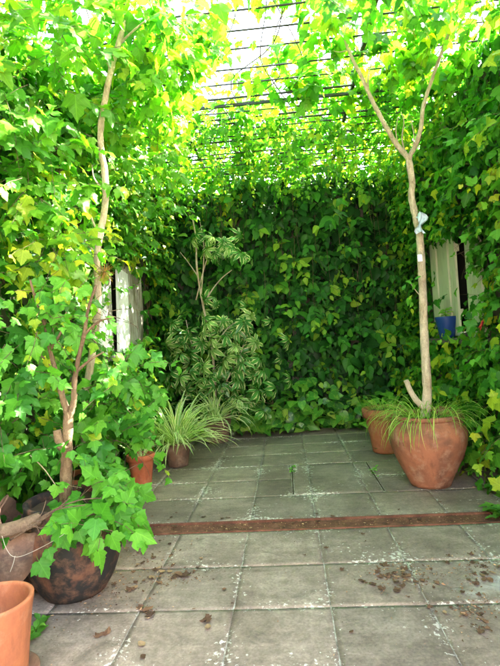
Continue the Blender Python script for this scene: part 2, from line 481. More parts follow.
LOBED = [(0, .10), (.14, -.01), (.33, .0), (.37, .12), (.49, .18), (.51, .27), (.61, .44), (.44, .47), (.36, .55), (.28, .55), (.29, .68), (.19, .74), (.13, .86), (0, 1.03)]
LOBED3 = [(0, .08), (.2, .0), (.40, .10), (.55, .42), (.32, .48), (.25, .66), (0, 1.0)]
HEART = [(0, .12), (.16, .0), (.34, .06), (.44, .27), (.38, .52), (.2, .8), (0, 1.03)]
OVATE = [(0, 0), (.2, .08), (.34, .3), (.31, .56), (.15, .83), (0, 1.0)]
SLIM = [(0, 0), (.08, .16), (.16, .45), (.14, .7), (0, 1.0)]
SHAPES = {}
for key, half, cen, jit in (('lobed', LOBED, .36, .02), ('lobed3', LOBED3, .36, .03), ('heart', HEART, .4, .015), ('ovate', OVATE, .4, .015), ('slim', SLIM, .45, .006)):
    SHAPES[key] = [fan_leaf(half, cen, random.uniform(-.18, .42), random.uniform(.0, .5), random.uniform(-.35, .45), jit * 1.6,
                            petiole=0.3 if key != 'slim' else 0.0) for _ in range(6)]

class Leaves:
    """Leaves of one plant: positions, frames, sizes, tints; split later into single leaves and a joined rest."""
    def __init__(s, plant, shape, mat, top=300, min_px=7.0, part='leaf'):
        s.plant, s.shape, s.mat, s.top, s.min_px, s.part = plant, shape, mat, top, min_px, part
        s.P, s.G, s.Nn, s.S, s.T = [], [], [], [], []
        s.prune = 'vine' in plant.name or 'climber' in plant.name or plant.name in ('leafy_tree', 'tall_tree')
    def leaf(s, p, g, n, size, tint):
        s.P.append(tuple(p)); s.G.append(tuple(g)); s.Nn.append(tuple(n)); s.S.append(size); s.T.append(tint)
    def arrays(s):
        P = np.array(s.P); G = np.array(s.G); Nn = np.array(s.Nn); S = np.array(s.S); T = np.clip(np.array(s.T), 0, 1)
        G /= np.linalg.norm(G, axis=1, keepdims=True) + 1e-9
        X = np.cross(G, Nn); X /= np.linalg.norm(X, axis=1, keepdims=True) + 1e-9
        Z = np.cross(X, G)
        keep = pruned(P, G, S) if s.prune else np.ones(len(P), bool)
        s.A = (P[keep], np.stack([X, G, Z], axis=2)[keep], S[keep], T[keep])      # columns X, Y, Z
        s.k = rng.integers(0, 6, int(keep.sum()))
ALL_LEAVES = []

def rv(s=1.0):
    return Vector((random.gauss(0, s), random.gauss(0, s), random.gauss(0, s)))
STEMS = {}      # plant -> list of (points, r0, r1)
def shoot(lv, p, d, length, size, tint, nrm, step=0.055, droop=0.5, face=0.6, stem=None, r=0.0025):
    """a leafy shoot: starts at p along d, bends down, leaves alternate; nrm = side the leaves face."""
    d = d.normalized(); p = Vector(p)
    n = max(2, int(length / step)); pts = [p.copy()]
    side = 1
    for i in range(n):
        t = i / n
        d = (d + Vector((0, 0, -droop * step * 2.2)) + rv(0.10)).normalized()
        p = p + d * step * random.uniform(0.8, 1.25)
        pts.append(p.copy())
        lat = d.cross(nrm)
        if lat.length < 1e-3: lat = Vector((1, 0, 0))
        lat.normalize()
        g = lat * side * random.uniform(0.5, 1.0) + d * 0.6 + Vector((0, 0, -0.45)) + rv(0.22)
        nn = nrm * face + Vector((0, 0, 0.75)) + rv(0.38)
        sz = size * (1.1 - 0.55 * t) * random.uniform(0.5, 1.35)
        lv.leaf(p + rv(0.008), g, nn, sz, tint + 0.22 * t + random.gauss(0, 0.13))
        side = -side
    if stem is not None: stem.append((pts, r, r * 0.5))
def stems_part(plant, stems, name='shoot_stems', mat='twig', sides=4, sub=1):
    if not stems: return
    o = part_mesh(name, [tube(p, a, b, sides, 0, False, sub) for p, a, b in stems], M[mat], plant)
    return stuff(o) if len(stems) > 12 else o

# ================================================================== SETTING
g = MB(); g.raw([(-400, -400, -0.07), (400, -400, -0.07), (400, 400, -0.07), (-400, 400, -0.07)], [(0, 1, 2, 3)])
struct(add('ground', g.mesh('ground', M['ground'])))

# paving: a mortar bed with single stones 5 mm proud of it
XL, XR, YB = -2.15, 2.15, 8.25
bed = MB()
bed.box((XL, -3.2, -0.05), (XR, 3.765, 0.0)); bed.box((XL, 3.985, -0.05), (XR, YB, 0.0))
paving = struct(add('paving', bed.mesh('paving', M['mortar'])))
def stone(x0, x1, y0, y1, gap=0.0065):
    gx = gap * random.uniform(0.6, 1.3)
    sx, sy = (x1 - x0) - gx, (y1 - y0) - gx
    if sx < 0.03 or sy < 0.03: return
    # top as a small grid so the uv can hold the distance to the stone's edge
    nx = ny = 6
    fx = [0, .06, .18, .5, .82, .94, 1]
    V, UV = [], []
    for j in range(7):
        for i in range(7):
            x = (fx[i] - .5) * sx; y = (fx[j] - .5) * sy
            e = min(sx / 2 - abs(x), sy / 2 - abs(y))
            edge = 1 if (i in (0, 6) or j in (0, 6)) else 0
            rag = 0.003 if edge else 0
            V.append((x + random.uniform(-rag, rag), y + random.uniform(-rag, rag), 0.003 - 0.0015 * edge + random.uniform(-.0006, .0006))); UV.append((e, 0))
    F = [(j * 7 + i, j * 7 + i + 1, (j + 1) * 7 + i + 1, (j + 1) * 7 + i) for j in range(6) for i in range(6)]
    ring = [i for i in range(7)] + [j * 7 + 6 for j in range(1, 7)] + [42 + i for i in range(5, -1, -1)] + [j * 7 for j in range(5, 0, -1)]
    b = len(V)
    for r in ring: V.append((V[r][0], V[r][1], -0.02)); UV.append((0, 0))
    n = len(ring)
    F += [(ring[k], b + k, b + (k + 1) % n, ring[(k + 1) % n]) for k in range(n)]
    me = mesh_np('paving_stone', V, F, M['stone'], uv=np.array(UV), smooth=True)
    o = add('paving_stone', me, paving, loc=((x0 + x1) / 2, (y0 + y1) / 2, random.uniform(0, .0015)))
    o.rotation_euler = (random.gauss(0, .0018), random.gauss(0, .0018), random.gauss(0, .003))
colsx = [XL, -2.01, -1.47, -0.93, -0.39, 0.15, 0.68, 1.22, 1.76, XR]
rows_near = [3.765, 3.195, 2.69, 2.17, 1.64, 1.1, 0.56, 0.02, -0.52, -1.06, -1.6, -2.14, -2.68, -3.19]  # rows behind the camera added to catch sun and bounce it
for j in range(len(rows_near) - 1):
    for i in range(len(colsx) - 1):
        stone(colsx[i], colsx[i + 1], rows_near[j + 1], rows_near[j])
rows_far = [3.985, 4.585, 5.12, 5.68, 6.22, 6.76, 7.3, 7.84, YB]
for j in range(len(rows_far) - 1):
    y0, y1 = rows_far[j], rows_far[j + 1]
    for i in range(len(colsx) - 1):
        x0, x1 = colsx[i], colsx[i + 1]
        if j in (1, 2) and -0.4 < x0 < 1.0:
            if j == 2: continue
            y1h = rows_far[3]
            if x0 == -0.39: stone(x0, -0.034, y0, y1); stone(x0, -0.034, y1, y1h); stone(-0.016, x1, y0, y1h)
            elif x0 == 0.68: stone(x0, 0.821, y0, y1h); stone(0.839, x1, y0, y1); stone(0.839, x1, y1, y1h)
            else: stone(x0, x1, y0, y1h)
        else: stone(x0, x1, y0, y1)

sl = MB()
for x in (-.025, .83): sl.box((x - .007, 4.62, -.02), (x + .007, 5.66, .0012))
add('dirt_strip', sl.mesh('dirt_strip', M['soil']), paving)
ch = MB()
ch.box((XL, 3.767, -0.05), (XR, 3.983, -0.006))
ch.box((XL, 3.767, -0.006), (XR, 3.785, 0.011)); ch.box((XL, 3.966, -0.006), (XR, 3.983, 0.011))
struct(add('drain_channel', ch.mesh('drain_channel', M['rust'])))

def wall_with_hole(name, x0, x1, y0, y1, z1, hole, mat):
    m = MB(); a, b, c, d = hole
    m.box((x0, y0, -0.06), (x1, a, z1)); m.box((x0, b, -0.06), (x1, y1, z1))
    m.box((x0, a, -0.06), (x1, b, c)); m.box((x0, a, d), (x1, b, z1))
    return m
WL = (5.15, 7.15, 1.42, 2.74)
WR = (5.25, 7.0, 1.36, 2.72)
wl = thing('house_wall', (XL - .15, 4, 0), 'plastered house wall with weathered grey shutters, overgrown by creeper', 'wall', 'courtyard walls')
m = wall_with_hole('', XL - .3, XL, -3, YB + .3, 4.26, WL, M['plaster']); add('wall_face', m.mesh('wall_face', M['plaster'], wl.location), wl)
wr = thing('house_wall', (XR + .15, 4, 0), 'plastered house wall with pale green wooden shutters, overgrown by creeper', 'wall', 'courtyard walls')
m = wall_with_hole('', XR, XR + .3, .6, YB + .3, 4.14, WR, M['plaster']); add('wall_face', m.mesh('wall_face', M['plaster'], wr.location), wr)  # near end left off, out of view, so sun reaches the paving there
wb = thing('end_wall', (0, YB + .15, 0), 'plain end wall of the courtyard hidden under dark climber', 'wall', 'courtyard walls')
m = MB(); m.box((XL + .002, YB, -0.06), (XR - .002, YB + .3, 3.95)); add('wall_face', m.mesh('wall_face', M['plaster'], wb.location), wb)
m = MB(); m.box((XL + .002, YB - .03, 3.952), (XR - .002, YB + .33, 4.03)); add('coping', m.mesh('coping', M['sill'], wb.location), wb)

wh = thing('house_wall', (0, -3.35, 0), 'added whitewashed wall out of view that bounces sunlight into the courtyard', 'wall', 'courtyard walls')  # unseen wall added behind the camera as a reflector for warm fill
m = MB(); m.box((XL - .3, -3.5, -.06), (XR + 3, -3.2, 4.2)); add('wall_face', m.mesh('wall_face', M['bounce_whitewash'], wh.location), wh)
m = MB(); m.box((XL - .33, -3.53, 4.202), (XR + 3.03, -3.17, 4.28)); add('coping', m.mesh('coping', M['sill'], wh.location), wh)

def window(wall, hole, sgn, wx):
    """frame, pane and sill in the opening; sgn = +1 when the courtyard lies towards +x"""
    a, b, c, d = hole
    ix = -sgn * 0.16
    q = sorted((ix + sgn * .012, ix - sgn * .062)); fm = MB()
    fm.box((q[0], a, c), (q[1], a + .058, d)); fm.box((q[0], b - .058, c), (q[1], b, d))
    fm.box((q[0], a + .06, d - .058), (q[1], b - .06, d)); fm.box((q[0], a + .06, c), (q[1], b - .06, c + .058))
    w = add('window', fm.mesh('window', M['shutter_grey']), wall, loc=(wx - wall.location.x, 0 - wall.location.y, 0))
    def pc(name, lo, hi, mat, rot=None, org=None):
        mm = MB(); mm.box(lo, hi, rot, org); return add(name, mm.mesh(name, M[mat]), w)
    q = sorted((ix, ix - sgn * .05))
    pc('pane', (q[0], a + .06, c + .06), (q[1], b - .06, d - .06), 'dark')  # opaque sheet coloured near-black for the unlit room behind
    q = sorted((-sgn * .14, sgn * .19))
    pc('sill', (q[0], a - .05 if False else a + .002, c - .06), (q[1], b - .002, c - .003), 'sill')
    return w, pc
# right-hand opening: a closed boarded shutter, a dark slit, a second shutter standing ajar
w, pc = window(wr, WR, -1, XR)
ys = [6.02, 6.24, 6.46, 6.70, 6.96]
for i in range(4):
    pc('shutter_board', (-.034 - .014 * (i % 2), ys[i] + .014, 1.385), (-.006, ys[i + 1] - .014, 2.66), 'shutter_green')
for z in (1.62, 2.42): pc('batten', (-.004, 6.04, z), (.03, 6.94, z + .09), 'shutter_green')
hinge = Vector((-.02, 5.26, 2.0)); rt = Matrix.Rotation(math.radians(-7), 3, 'Z')
for i in range(3):
    y0 = 5.27 + .205 * i
    pc('shutter_board', (-.045, y0 + .004, 1.39), (-.012, y0 + .197, 2.66), 'shutter_green', rt, hinge)
# left-hand opening: weathered boards, one white shutter hanging askew, one white board
w, pc = window(wl, WL, 1, XL)
ys = [6.28, 6.44, 6.60, 6.80, 6.95, 7.13]
for i in range(5):
    pc('shutter_board', (.004, ys[i] + .011, 1.44), (.034 + .006 * (i % 2), ys[i + 1] - .011, 2.69), 'shutter_grey')
rt = Matrix.Rotation(math.radians(-6), 3, 'X')
pc('hanging_shutter', (.05, 5.86, 1.44), (.085, 6.24, 2.52), 'board_white', rt, Vector((.05, 6.0, 1.5)))
pc('loose_board', (.05, 5.26, 1.43), (.085, 5.5, 2.46), 'board_white', Matrix.Rotation(math.radians(2), 3, 'X'), Vector((.05, 5.3, 1.5)))
pc('shutter_board', (.0, 5.56, 1.43), (.03, 5.8, 2.66), 'shutter_grey', Matrix.Rotation(math.radians(-2), 3, 'X'), Vector((.05, 5.6, 1.5)))

# pergola of iron bars
ZP = 4.22
per = thing('pergola', (0, 4.5, ZP), 'dark iron pergola of thin cross bars roofing the courtyard under vine', 'pergola')
def bar(name, p0, p1, r, sag=0.0):
    p0, p1 = Vector(p0), Vector(p1); mid = (p0 + p1) / 2 - Vector((0, 0, sag))
    part_mesh(name, [tube([p0, mid, p1], r, r, 6, 0, True, 4)], M['iron'], per)
y = 1.2
while y < 8.2:
    dy = random.gauss(0, .012)
    bar('bar', (XL, y + dy, ZP + random.gauss(0, .006)), (XR, y - dy, ZP + random.gauss(0, .006)), .0085 if random.random() > .25 else .012, random.uniform(0, .03))
    y += random.uniform(.26, .33) if y < 5.4 else random.uniform(.15, .21)
for y in (1.9, 5.45):
    mm = MB(); mm.box((XL, y - .013, ZP - .045), (XR, y + .013, ZP - .013)); add('cross_beam', mm.mesh('cross_beam', M['iron'], per.location), per)
for x in (-1.1, 0.93):
    mm = MB(); mm.box((x - .018, 1.0, ZP + .014), (x + .018, YB, ZP + .06)); add('long_beam', mm.mesh('long_beam', M['iron'], per.location), per)

# ================================================================== POTS
def pot(name, loc, prof, mat, label, soil_z, thick=.022, cat='pot', group=None, wob=.006, seg=44, rim=None):
    t = thing(name, loc, label, cat, group)
    inner = [(max(r - thick, .01), z) for r, z in prof if z > thick][::-1]
    full = [(0.0, 0.0)] + list(prof) + [(prof[-1][0] - thick * .5, prof[-1][1] + .005)] + inner + [(0.0, thick)]
    V, F = lathe(full, seg, wob)
    add('body', mesh_np('body', V, F, M[mat]), t)
    if rim:
        r, z0, z1, ex = rim
        V, F = lathe([(r - .004, z0), (r + ex, z0), (r + ex * 1.15, (z0 + z1) / 2), (r + ex, z1), (r - .012, z1 + .004), (r - .016, z0 + .01)], seg, wob)
        add('rim', mesh_np('rim', V, F, M[mat]), t)
    if soil_z:
        rs = float(np.interp(soil_z, [p[1] for p in prof], [p[0] for p in prof])) - thick * .6
        V, F = [(0, 0, soil_z + .012)], []
        for q in (0.5, 1.0):
            for k in range(24):
                a = k / 24 * 2 * math.pi
                V.append((rs * q * math.cos(a), rs * q * math.sin(a), soil_z + random.uniform(-.01, .012)))
        for k in range(24):
            k2 = (k + 1) % 24
            F += [(0, 1 + k, 1 + k2), (1 + k, 25 + k, 25 + k2, 1 + k2)]
        add('soil', mesh_np('soil', V, F, M['soil']), t)
    return t
def arc_profile(keys, n=22):
    zs = np.linspace(keys[0][1], keys[-1][1], n)
    pts = catmull([(r, 0, z) for r, z in keys], 8)
    kz = np.array([p.z for p in pts]); kr = np.array([p.x for p in pts])
    return [(float(np.interp(z, kz, kr)), float(z)) for z in zs]

# round urn with the bare tree
pu = on_floor(433, 490); pu.y += .17; pu.x += .03
PU = (pu.x, pu.y, 0.009)
pot('terracotta_urn', PU, arc_profile([(.185, 0), (.205, .05), (.30, .25), (.355, .42), (.355, .52), (.315, .61), (.285, .655)]), 'terra',
    'big round terracotta urn holding a bare forked tree and fine grass', .61, .03, group='terracotta pots', rim=(.285, .63, .67, .022))
# banded bowl behind it
pb = on_floor(391, 456); PB = (pb.x, pb.y + .22, 0.009)
pot('terracotta_tub', PB, arc_profile([(.17, 0), (.20, .2), (.235, .4), (.25, .52)]), 'terra_orange',
    'straight orange terracotta tub with banded rim behind the round urn', .50, .025, group='terracotta pots', rim=(.25, .43, .54, .02))
PC = (1.62, 5.28, 0.009)
pot('terracotta_jar', PC, arc_profile([(.15, 0), (.22, .22), (.235, .42), (.19, .58), (.17, .62)]), 'terra',
    'pinkish terracotta jar half hidden between round urn and ivy', .57, .025, group='terracotta pots')
# left cluster
PD = (-1.42, 2.96, 0.009)
pot('clay_pot', PD, arc_profile([(.19, 0), (.25, .1), (.305, .28), (.30, .42), (.275, .53), (.28, .57)]), 'terra_dark',
    'large clay pot blackened by mould, with leafy tree trunk rising from it', .52, .028, group='clay pots by the tree')
PE = at_y(88, 492, 3.62); PE = (PE.x, 3.62, 0.009)
pot('clay_pot', PE, arc_profile([(.13, 0), (.17, .25), (.185, .44), (.19, .54)]), 'terra_orange',
    'orange clay pot tucked behind the thick leafy trunk', .50, .02, group='clay pots by the tree')
pr = on_floor(139, 489); PR = (pr.x, pr.y + .12, 0.009)
pot('flower_pot', PR, arc_profile([(.10, 0), (.12, .16), (.14, .32)]), 'red_pot',
    'red clay flower pot with thin green shoots beside the ivy', .28, .012, group='pots of the striped plants', rim=(.14, .27, .33, .012))
ps = on_floor(176, 469); PS = (ps.x, ps.y + .14, 0.009)
pot('flower_pot', PS, arc_profile([(.12, 0), (.145, .15), (.165, .29)]), 'terra_brown',
    'brown clay pot under the bushy striped spider plant', .26, .015, group='pots of the striped plants')
pt_ = on_floor(216, 445); PT = (pt_.x, pt_.y + .2, 0.009)
pot('flower_pot', PT, arc_profile([(.16, 0), (.20, .2), (.235, .42)]), 'terra_brown',
    'brown clay pot of the tall variegated umbrella shrub', .39, .02, group='pots of the striped plants')
# empty cylinder in the foreground with its saucer
pf = at_y(-8, 600, 2.12); PF = (pf.x, pf.y, .03)
hF = pf.z - .03
pot('terracotta_planter', PF, [(.130, 0), (.135, .02), (.152, hF * .5), (.166, hF * .82), (.176, hF * .97), (.176, hF)], 'terra_orange',
    'empty smooth orange terracotta planter standing on a brown saucer', None, .02, wob=.001, seg=64)
sau = thing('saucer', (PF[0], PF[1], .009), 'brown clay saucer under the empty orange planter', 'saucer')
V, F = lathe([(0, 0), (.16, 0), (.185, .035), (.178, .038), (.155, .013), (0, .012)], 48)
add('dish', mesh_np('dish', V, F, M['terra_brown']), sau)
# broken pot lying against the wall side of the mouldy pot
bpz = thing('broken_pot', (-1.72, 2.86, 0.30), 'broken brown clay pot tipped over among twigs beside the mouldy pot', 'pot')
def shard(prof, a0, a1, mat, rot, off, name):
    V, F = lathe(prof, 26, .01, a0, a1)
    ns = 27; nV = []
    for i, v in enumerate(V):
        k = i % ns
        jag = .045 * math.sin(k * .55) + .012 * math.sin(k * 2.1 + 1)
        z = v[2] + (jag if i // ns >= 2 else 0)
        nV.append(rot @ Vector((v[0], v[1], z)) + Vector(off))
    add(name, mesh_np(name, nV, F, M[mat]), bpz)
rt = Matrix.Rotation(math.radians(38), 3, 'Y') @ Matrix.Rotation(math.radians(-22), 3, 'X')
shard([(.20, -.26), (.26, -.05), (.275, .16), (.265, .16), (.25, -.05), (.19, -.24)], math.radians(20), math.radians(310), 'terra_brown', rt, (0, 0, 0), 'body')
part_mesh('rim_piece', [tube([(-2.02, 2.52, .50), (-1.82, 2.55, .50), (-1.60, 2.60, .53), (-1.46, 2.66, .56)], .045, .036, 12, .06)], M['twig_pale'], bpz)
# blue pot on the sill
pbz = at_x(447, 331, 2.03)
PBl = (2.03, pbz.y, WR[2] - .003)
pot('flower_pot', PBl, [(.085, 0), (.09, .02), (.112, .16), (.135, .25), (.135, .27)], 'blue', 'small dark blue plastic pot on the window sill', .24, .008, group=None, wob=.002)

# ================================================================== LEAF HELPERS
def smooth_noise(s, z, seed):
    return (math.sin(s * 2.3 + seed) * math.sin(z * 2.9 + 1.7 * seed) + .6 * math.sin(s * 5.1 + z * 3.7 + seed * 2.1) + .4 * math.sin(s * 9.3 - z * 8.1 + seed)) / 2.0

def wall_vine(plant, lv, stem, pt, nrm, tan, s0, s1, z0, z1, dens, mask, thick, size, tint, length=.38, seed=1.0, face=.7, step=.06):
    area = (s1 - s0) * (z1 - z0)
    for _ in range(int(area * dens)):
        s = random.uniform(s0, s1); z = random.uniform(z0, z1)
        if not mask(s, z): continue
        th = thick(s, z) * (1 + .45 * smooth_noise(s, z, seed))
        off = random.uniform(.02, max(.04, th))
        d = nrm * random.uniform(.25, 1.0) + tan * random.gauss(0, .55) + Vector((0, 0, random.gauss(-.15, .5)))
        shoot(lv, pt(s, z, off), d, length * random.uniform(.5, 1.4), size(s, z), tint(s, z), nrm, step=step, droop=.55, face=face, stem=stem if random.random() < .5 else None)
    for _ in range(int(area * dens * 4.2)):       # inner layer close to the wall, tint lowered to paint shade between leaves
        s = random.uniform(s0, s1); z = random.uniform(z0, z1)
        if not mask(s, z): continue
        th = thick(s, z) * .6
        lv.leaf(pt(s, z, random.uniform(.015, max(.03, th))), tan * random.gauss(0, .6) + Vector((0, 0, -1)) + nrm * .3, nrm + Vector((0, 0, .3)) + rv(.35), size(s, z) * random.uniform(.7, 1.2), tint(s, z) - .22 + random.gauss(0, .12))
def creepers(plant, pt, s0, s1, z1, n, name='stem'):
    for _ in range(n):
        s = random.uniform(s0, s1); pts = [pt(s, 0.0, .03)]
        zz = 0
        while zz < z1:
            zz += random.uniform(.35, .6); s += random.gauss(0, .16)
            s = min(max(s, s0), s1)
            pts.append(pt(s, min(zz, z1), random.uniform(.012, .05)))
        part_mesh(name, [tube(pts, random.uniform(.008, .016), .004, 5, .1, True, 3)], M['twig'], plant)
def gauss2(a, b): return math.exp(-a * a - b * b)

# ------------------------------------------------------------------ left wall creeper
vl = thing('climbing_vine', (XL + .05, 4.5, 0), 'bright sunlit creeper with lobed leaves covering wall around weathered grey shutters', 'vine')
LVL = Leaves(vl, 'lobed', 'ivy'); ALL_LEAVES.append(LVL); st = []
ptL = lambda s, z, o: Vector((XL + o, s, z))
def maskL(s, z):
    e = .10 * smooth_noise(s * 2, z * 2, 3)
    if 5.3 + e < s < 7.12 + e and 1.56 + e < z < 2.60 + e: return random.random() < .03
    return True
def thickL(s, z):
    if 4.0 < s < 7.2 and 1.4 < z < 2.75: return .06
    return .20 + .58 * gauss2((s - 4.5) / .95, (z - 1.0) / .42) + .25 * gauss2((s - 3.6) / 1.2, (z - 2.6) / .7) + .30 * gauss2((s - 6.6) / 1.6, (z - 3.5) / .45) + .25 * gauss2((s - 7.6) / .5, (z - 1.9) / .9)
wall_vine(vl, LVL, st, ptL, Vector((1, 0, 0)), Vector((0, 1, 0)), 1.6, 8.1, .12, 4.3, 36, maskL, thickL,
          lambda s, z: random.uniform(.095, .145), lambda s, z: random.gauss(.45, .17) + (.12 if z > 2.2 else 0), seed=2.2)  # higher leaves get a lighter tint to imitate sun falling there
stems_part(vl, st); creepers(vl, ptL, 2.2, 5.0, 4.2, 9); creepers(vl, ptL, 7.2, 8.1, 4.2, 3)

# ------------------------------------------------------------------ right wall creeper
vr = thing('climbing_vine', (XR - .05, 4.5, 0), 'dense green creeper with lobed leaves covering wall around pale green shutters', 'vine')
LVR = Leaves(vr, 'lobed', 'ivy'); ALL_LEAVES.append(LVR); st = []
ptR = lambda s, z, o: Vector((XR - o, s, z))
def maskR(s, z):
    e = .09 * smooth_noise(s * 2, z * 2, 5)
    if 5.25 + e < s < 7.06 + e and 1.40 + e < z < 2.60 + e: return random.random() < .02
    return True
def thickR(s, z):
    if 4.2 < s < 7.3 and 1.3 < z < 2.75: return .06
    return .24 + .22 * gauss2((s - 4.0) / 1.2, (z - .7) / .6) + .18 * gauss2((s - 4.2) / 1.3, (z - 3.0) / .6) + .1 * gauss2((s - 7.2) / .6, (z - 1.5) / 1.2)
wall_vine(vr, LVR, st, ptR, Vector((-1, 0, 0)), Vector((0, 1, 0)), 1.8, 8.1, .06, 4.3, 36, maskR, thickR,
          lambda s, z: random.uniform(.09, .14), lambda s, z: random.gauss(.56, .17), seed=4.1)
stems_part(vr, st); creepers(vr, ptR, 3.0, 4.8, 4.1, 7)

# ------------------------------------------------------------------ end wall climber (oval leaves)
vb = thing('wall_climber', (0, YB - .05, 0), 'dark green climber with oval leaves covering the end wall', 'vine')
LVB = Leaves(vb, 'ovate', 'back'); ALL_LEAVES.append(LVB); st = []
ptB = lambda s, z, o: Vector((s, YB - o, z))
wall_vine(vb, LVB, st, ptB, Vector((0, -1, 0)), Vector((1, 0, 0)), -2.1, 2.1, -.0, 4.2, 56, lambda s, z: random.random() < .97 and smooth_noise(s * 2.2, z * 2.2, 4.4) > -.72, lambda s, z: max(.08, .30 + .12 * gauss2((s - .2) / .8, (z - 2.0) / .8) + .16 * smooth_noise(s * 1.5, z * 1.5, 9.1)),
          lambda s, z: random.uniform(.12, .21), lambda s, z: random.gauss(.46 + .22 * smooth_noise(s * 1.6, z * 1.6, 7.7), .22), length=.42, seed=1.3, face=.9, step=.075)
stems_part(vb, st); creepers(vb, ptB, -2.0, 2.0, 4.0, 14)
# thin dry runners hanging down over it
hs = []
for _ in range(60):
    s = random.uniform(-1.5, 1.9); z = random.uniform(2.2, 4.1); o = random.uniform(.3, .55); l = random.uniform(.4, 1.1)
    hs.append(([ptB(s, z, o), ptB(s + random.gauss(0, .03), z - l * .5, o), ptB(s + random.gauss(0, .05), z - l, o)], .004, .002))
stems_part(vb, hs, 'hanging_runners')

# ------------------------------------------------------------------ canopy on the pergola
vc = thing('canopy_vine', (0, 4.5, ZP), 'backlit yellow green vine spread over the pergola bars', 'vine')
LVC = Leaves(vc, 'lobed', 'canopy'); ALL_LEAVES.append(LVC); st = []
def dens_c(x, y):
    d = 1.0
    d -= .97 * gauss2((x + .02) / .40, (y - 4.5) / .42)
    d -= .85 * gauss2((x + .62) / .40, (y - 5.3) / .50)
    d -= .75 * gauss2((x - 1.0) / .22, (y - 4.15) / .28)
    d -= .40 * gauss2((x - .75) / .42, (y - 5.0) / .3)
    return d
for _ in range(4000):
    x = random.uniform(XL, XR); y = random.uniform(1.0, 8.2)
    if random.random() > dens_c(x, y) * (.90 if y > 5.9 else (.66 if y > 4.1 else (.22 if y > 2.7 else 1.0))): continue  # unseen stretch overhead thinned to admit sun, kept dense nearest to block sky
    rear = y > 5.7
    z = ZP + (random.uniform(-.03, .34) if (rear or random.random() < .6) else random.uniform(-.12, .1))
    if not rear and x < -.6: z -= random.uniform(0, .35) * random.random()
    d = Vector((random.gauss(0, 1), random.gauss(0, 1), random.gauss(.1, .25)))
    sz = random.uniform(.07, .11) if rear else random.uniform(.10, .155)
    shoot(LVC, (x, y, z), d, random.uniform(.25, .55), sz, random.gauss(.5, .18), Vector((0, 0, 1)), step=.055 if rear else .07, droop=.35, face=.6, stem=st if random.random() < .7 else None)
# hanging tips under the near bars
for _ in range(130):
    x = random.choice((random.uniform(-2.0, -.2), random.uniform(.3, 2.0))); y = random.uniform(3.1, 5.4)
    if random.random() > dens_c(x, y) + .05: continue
    shoot(LVC, (x, y, ZP - .02), Vector((random.gauss(0, .6), random.gauss(0, .6), -.6)), random.uniform(.2, .5), random.uniform(.10, .16), random.gauss(.45, .15), Vector((0, -1, 0)), step=.07, droop=1.2, stem=st)
keep = [random.random() < dens_c(p[0], p[1]) + .08 for p in LVC.P]
for nm in ('P', 'G', 'Nn', 'S', 'T'): setattr(LVC, nm, [v for v, k in zip(getattr(LVC, nm), keep) if k])
stems_part(vc, st)
for _ in range(20):
    x = random.uniform(-1.9, 1.9); pts = [Vector((x, 8.1, ZP + .03))]
    y = 8.1
    while y > 3:
        y -= random.uniform(.5, .9); x = min(max(x + random.gauss(0, .22), -2), 2); pts.append(Vector((x, y, ZP + random.uniform(.015, .07))))
    part_mesh('stem', [tube(pts, .010, .004, 5, .1, True, 4)], M['twig'], vc)
# strands trailing from the rear bars
st = []
for _ in range(150):
    shoot(LVC, (random.uniform(-2.1, 2.1), random.uniform(7.7, 8.5), random.uniform(3.95, 4.45)), rv(1), random.uniform(.25, .5), random.uniform(.08, .12), random.gauss(.55, .18), Vector((0, -1, .3)), step=.06, droop=.5, stem=st)
for _ in range(170):
    x = random.uniform(-2.0, 2.0); y = random.uniform(5.6, 8.15)
    shoot(LVC, (x, y, ZP - .02), Vector((random.gauss(0, .15), random.gauss(0, .15), -1)), random.uniform(.25, .75), random.uniform(.06, .09), random.gauss(.6, .15), Vector((0, -1, 0)), step=.06, droop=2.0, stem=st)
stems_part(vc, st, 'trailing_strands')

# ================================================================== TREES
def px_line(pts, y, lean=0.0):
    return [at_y(a, b, y - lean * max(0.0, (200 - b) / 170)) for a, b in pts]
def tree_parts(t, limbs, mat, name0='trunk'):
    for i, (pts, r0, r1) in enumerate(limbs):
        part_mesh(name0 if i == 0 else ('branch' if r0 > .008 else 'twig'), [tube(pts, r0, r1, 12 if i == 0 else 8, .13, True, 6)], M[mat], t)

yU = PU[1]
tr = thing('bare_tree', (PU[0], PU[1], .60), 'slender pale forked tree with almost no leaves in the round urn', 'tree', 'potted trees')
trunk = [Vector((PU[0] - .03, PU[1], .56))] + px_line([(427, 395), (425, 350), (423, 300), (421, 255), (419, 232), (412, 200), (412, 180), (409, 160)], yU, .5)
forkp = trunk[-1]
lb = [trunk[-2], forkp] + px_line([(397, 145), (385, 125), (374, 104), (362, 78), (354, 62), (346, 44)], yU, .5)
rb = [trunk[-2], forkp] + px_line([(416, 145), (421, 128), (423, 108), (430, 85), (437, 65), (447, 38), (455, 15)], yU, .5)
tree_parts(tr, [(trunk, .044, .028), (lb, .027, .013), (rb, .026, .012),
    (px_line([(371, 100), (368, 86), (369, 72), (372, 62)], yU, .5), .011, .004),
    (px_line([(346, 44), (344, 36), (347, 26)], yU, .5), .009, .004),
    (px_line([(349, 50), (340, 52), (334, 51)], yU, .5), .007, .003),
    (px_line([(405, 152), (402, 138), (404, 122), (401, 112)], yU, .5), .008, .003),
    (px_line([(412, 152), (414, 136), (411, 120)], yU, .5), .007, .003),
    (px_line([(399, 148), (396, 132), (398, 118)], yU, .5), .007, .003),
    (px_line([(425, 408), (418, 402), (411, 392), (406, 380)], yU - .02), .034, .024),
    (px_line([(424, 300), (417, 292), (411, 284)], yU, .5), .006, .003)], 'bark_pale')
LT = Leaves(tr, 'ovate', 'ivy', top=120, min_px=4); ALL_LEAVES.append(LT)
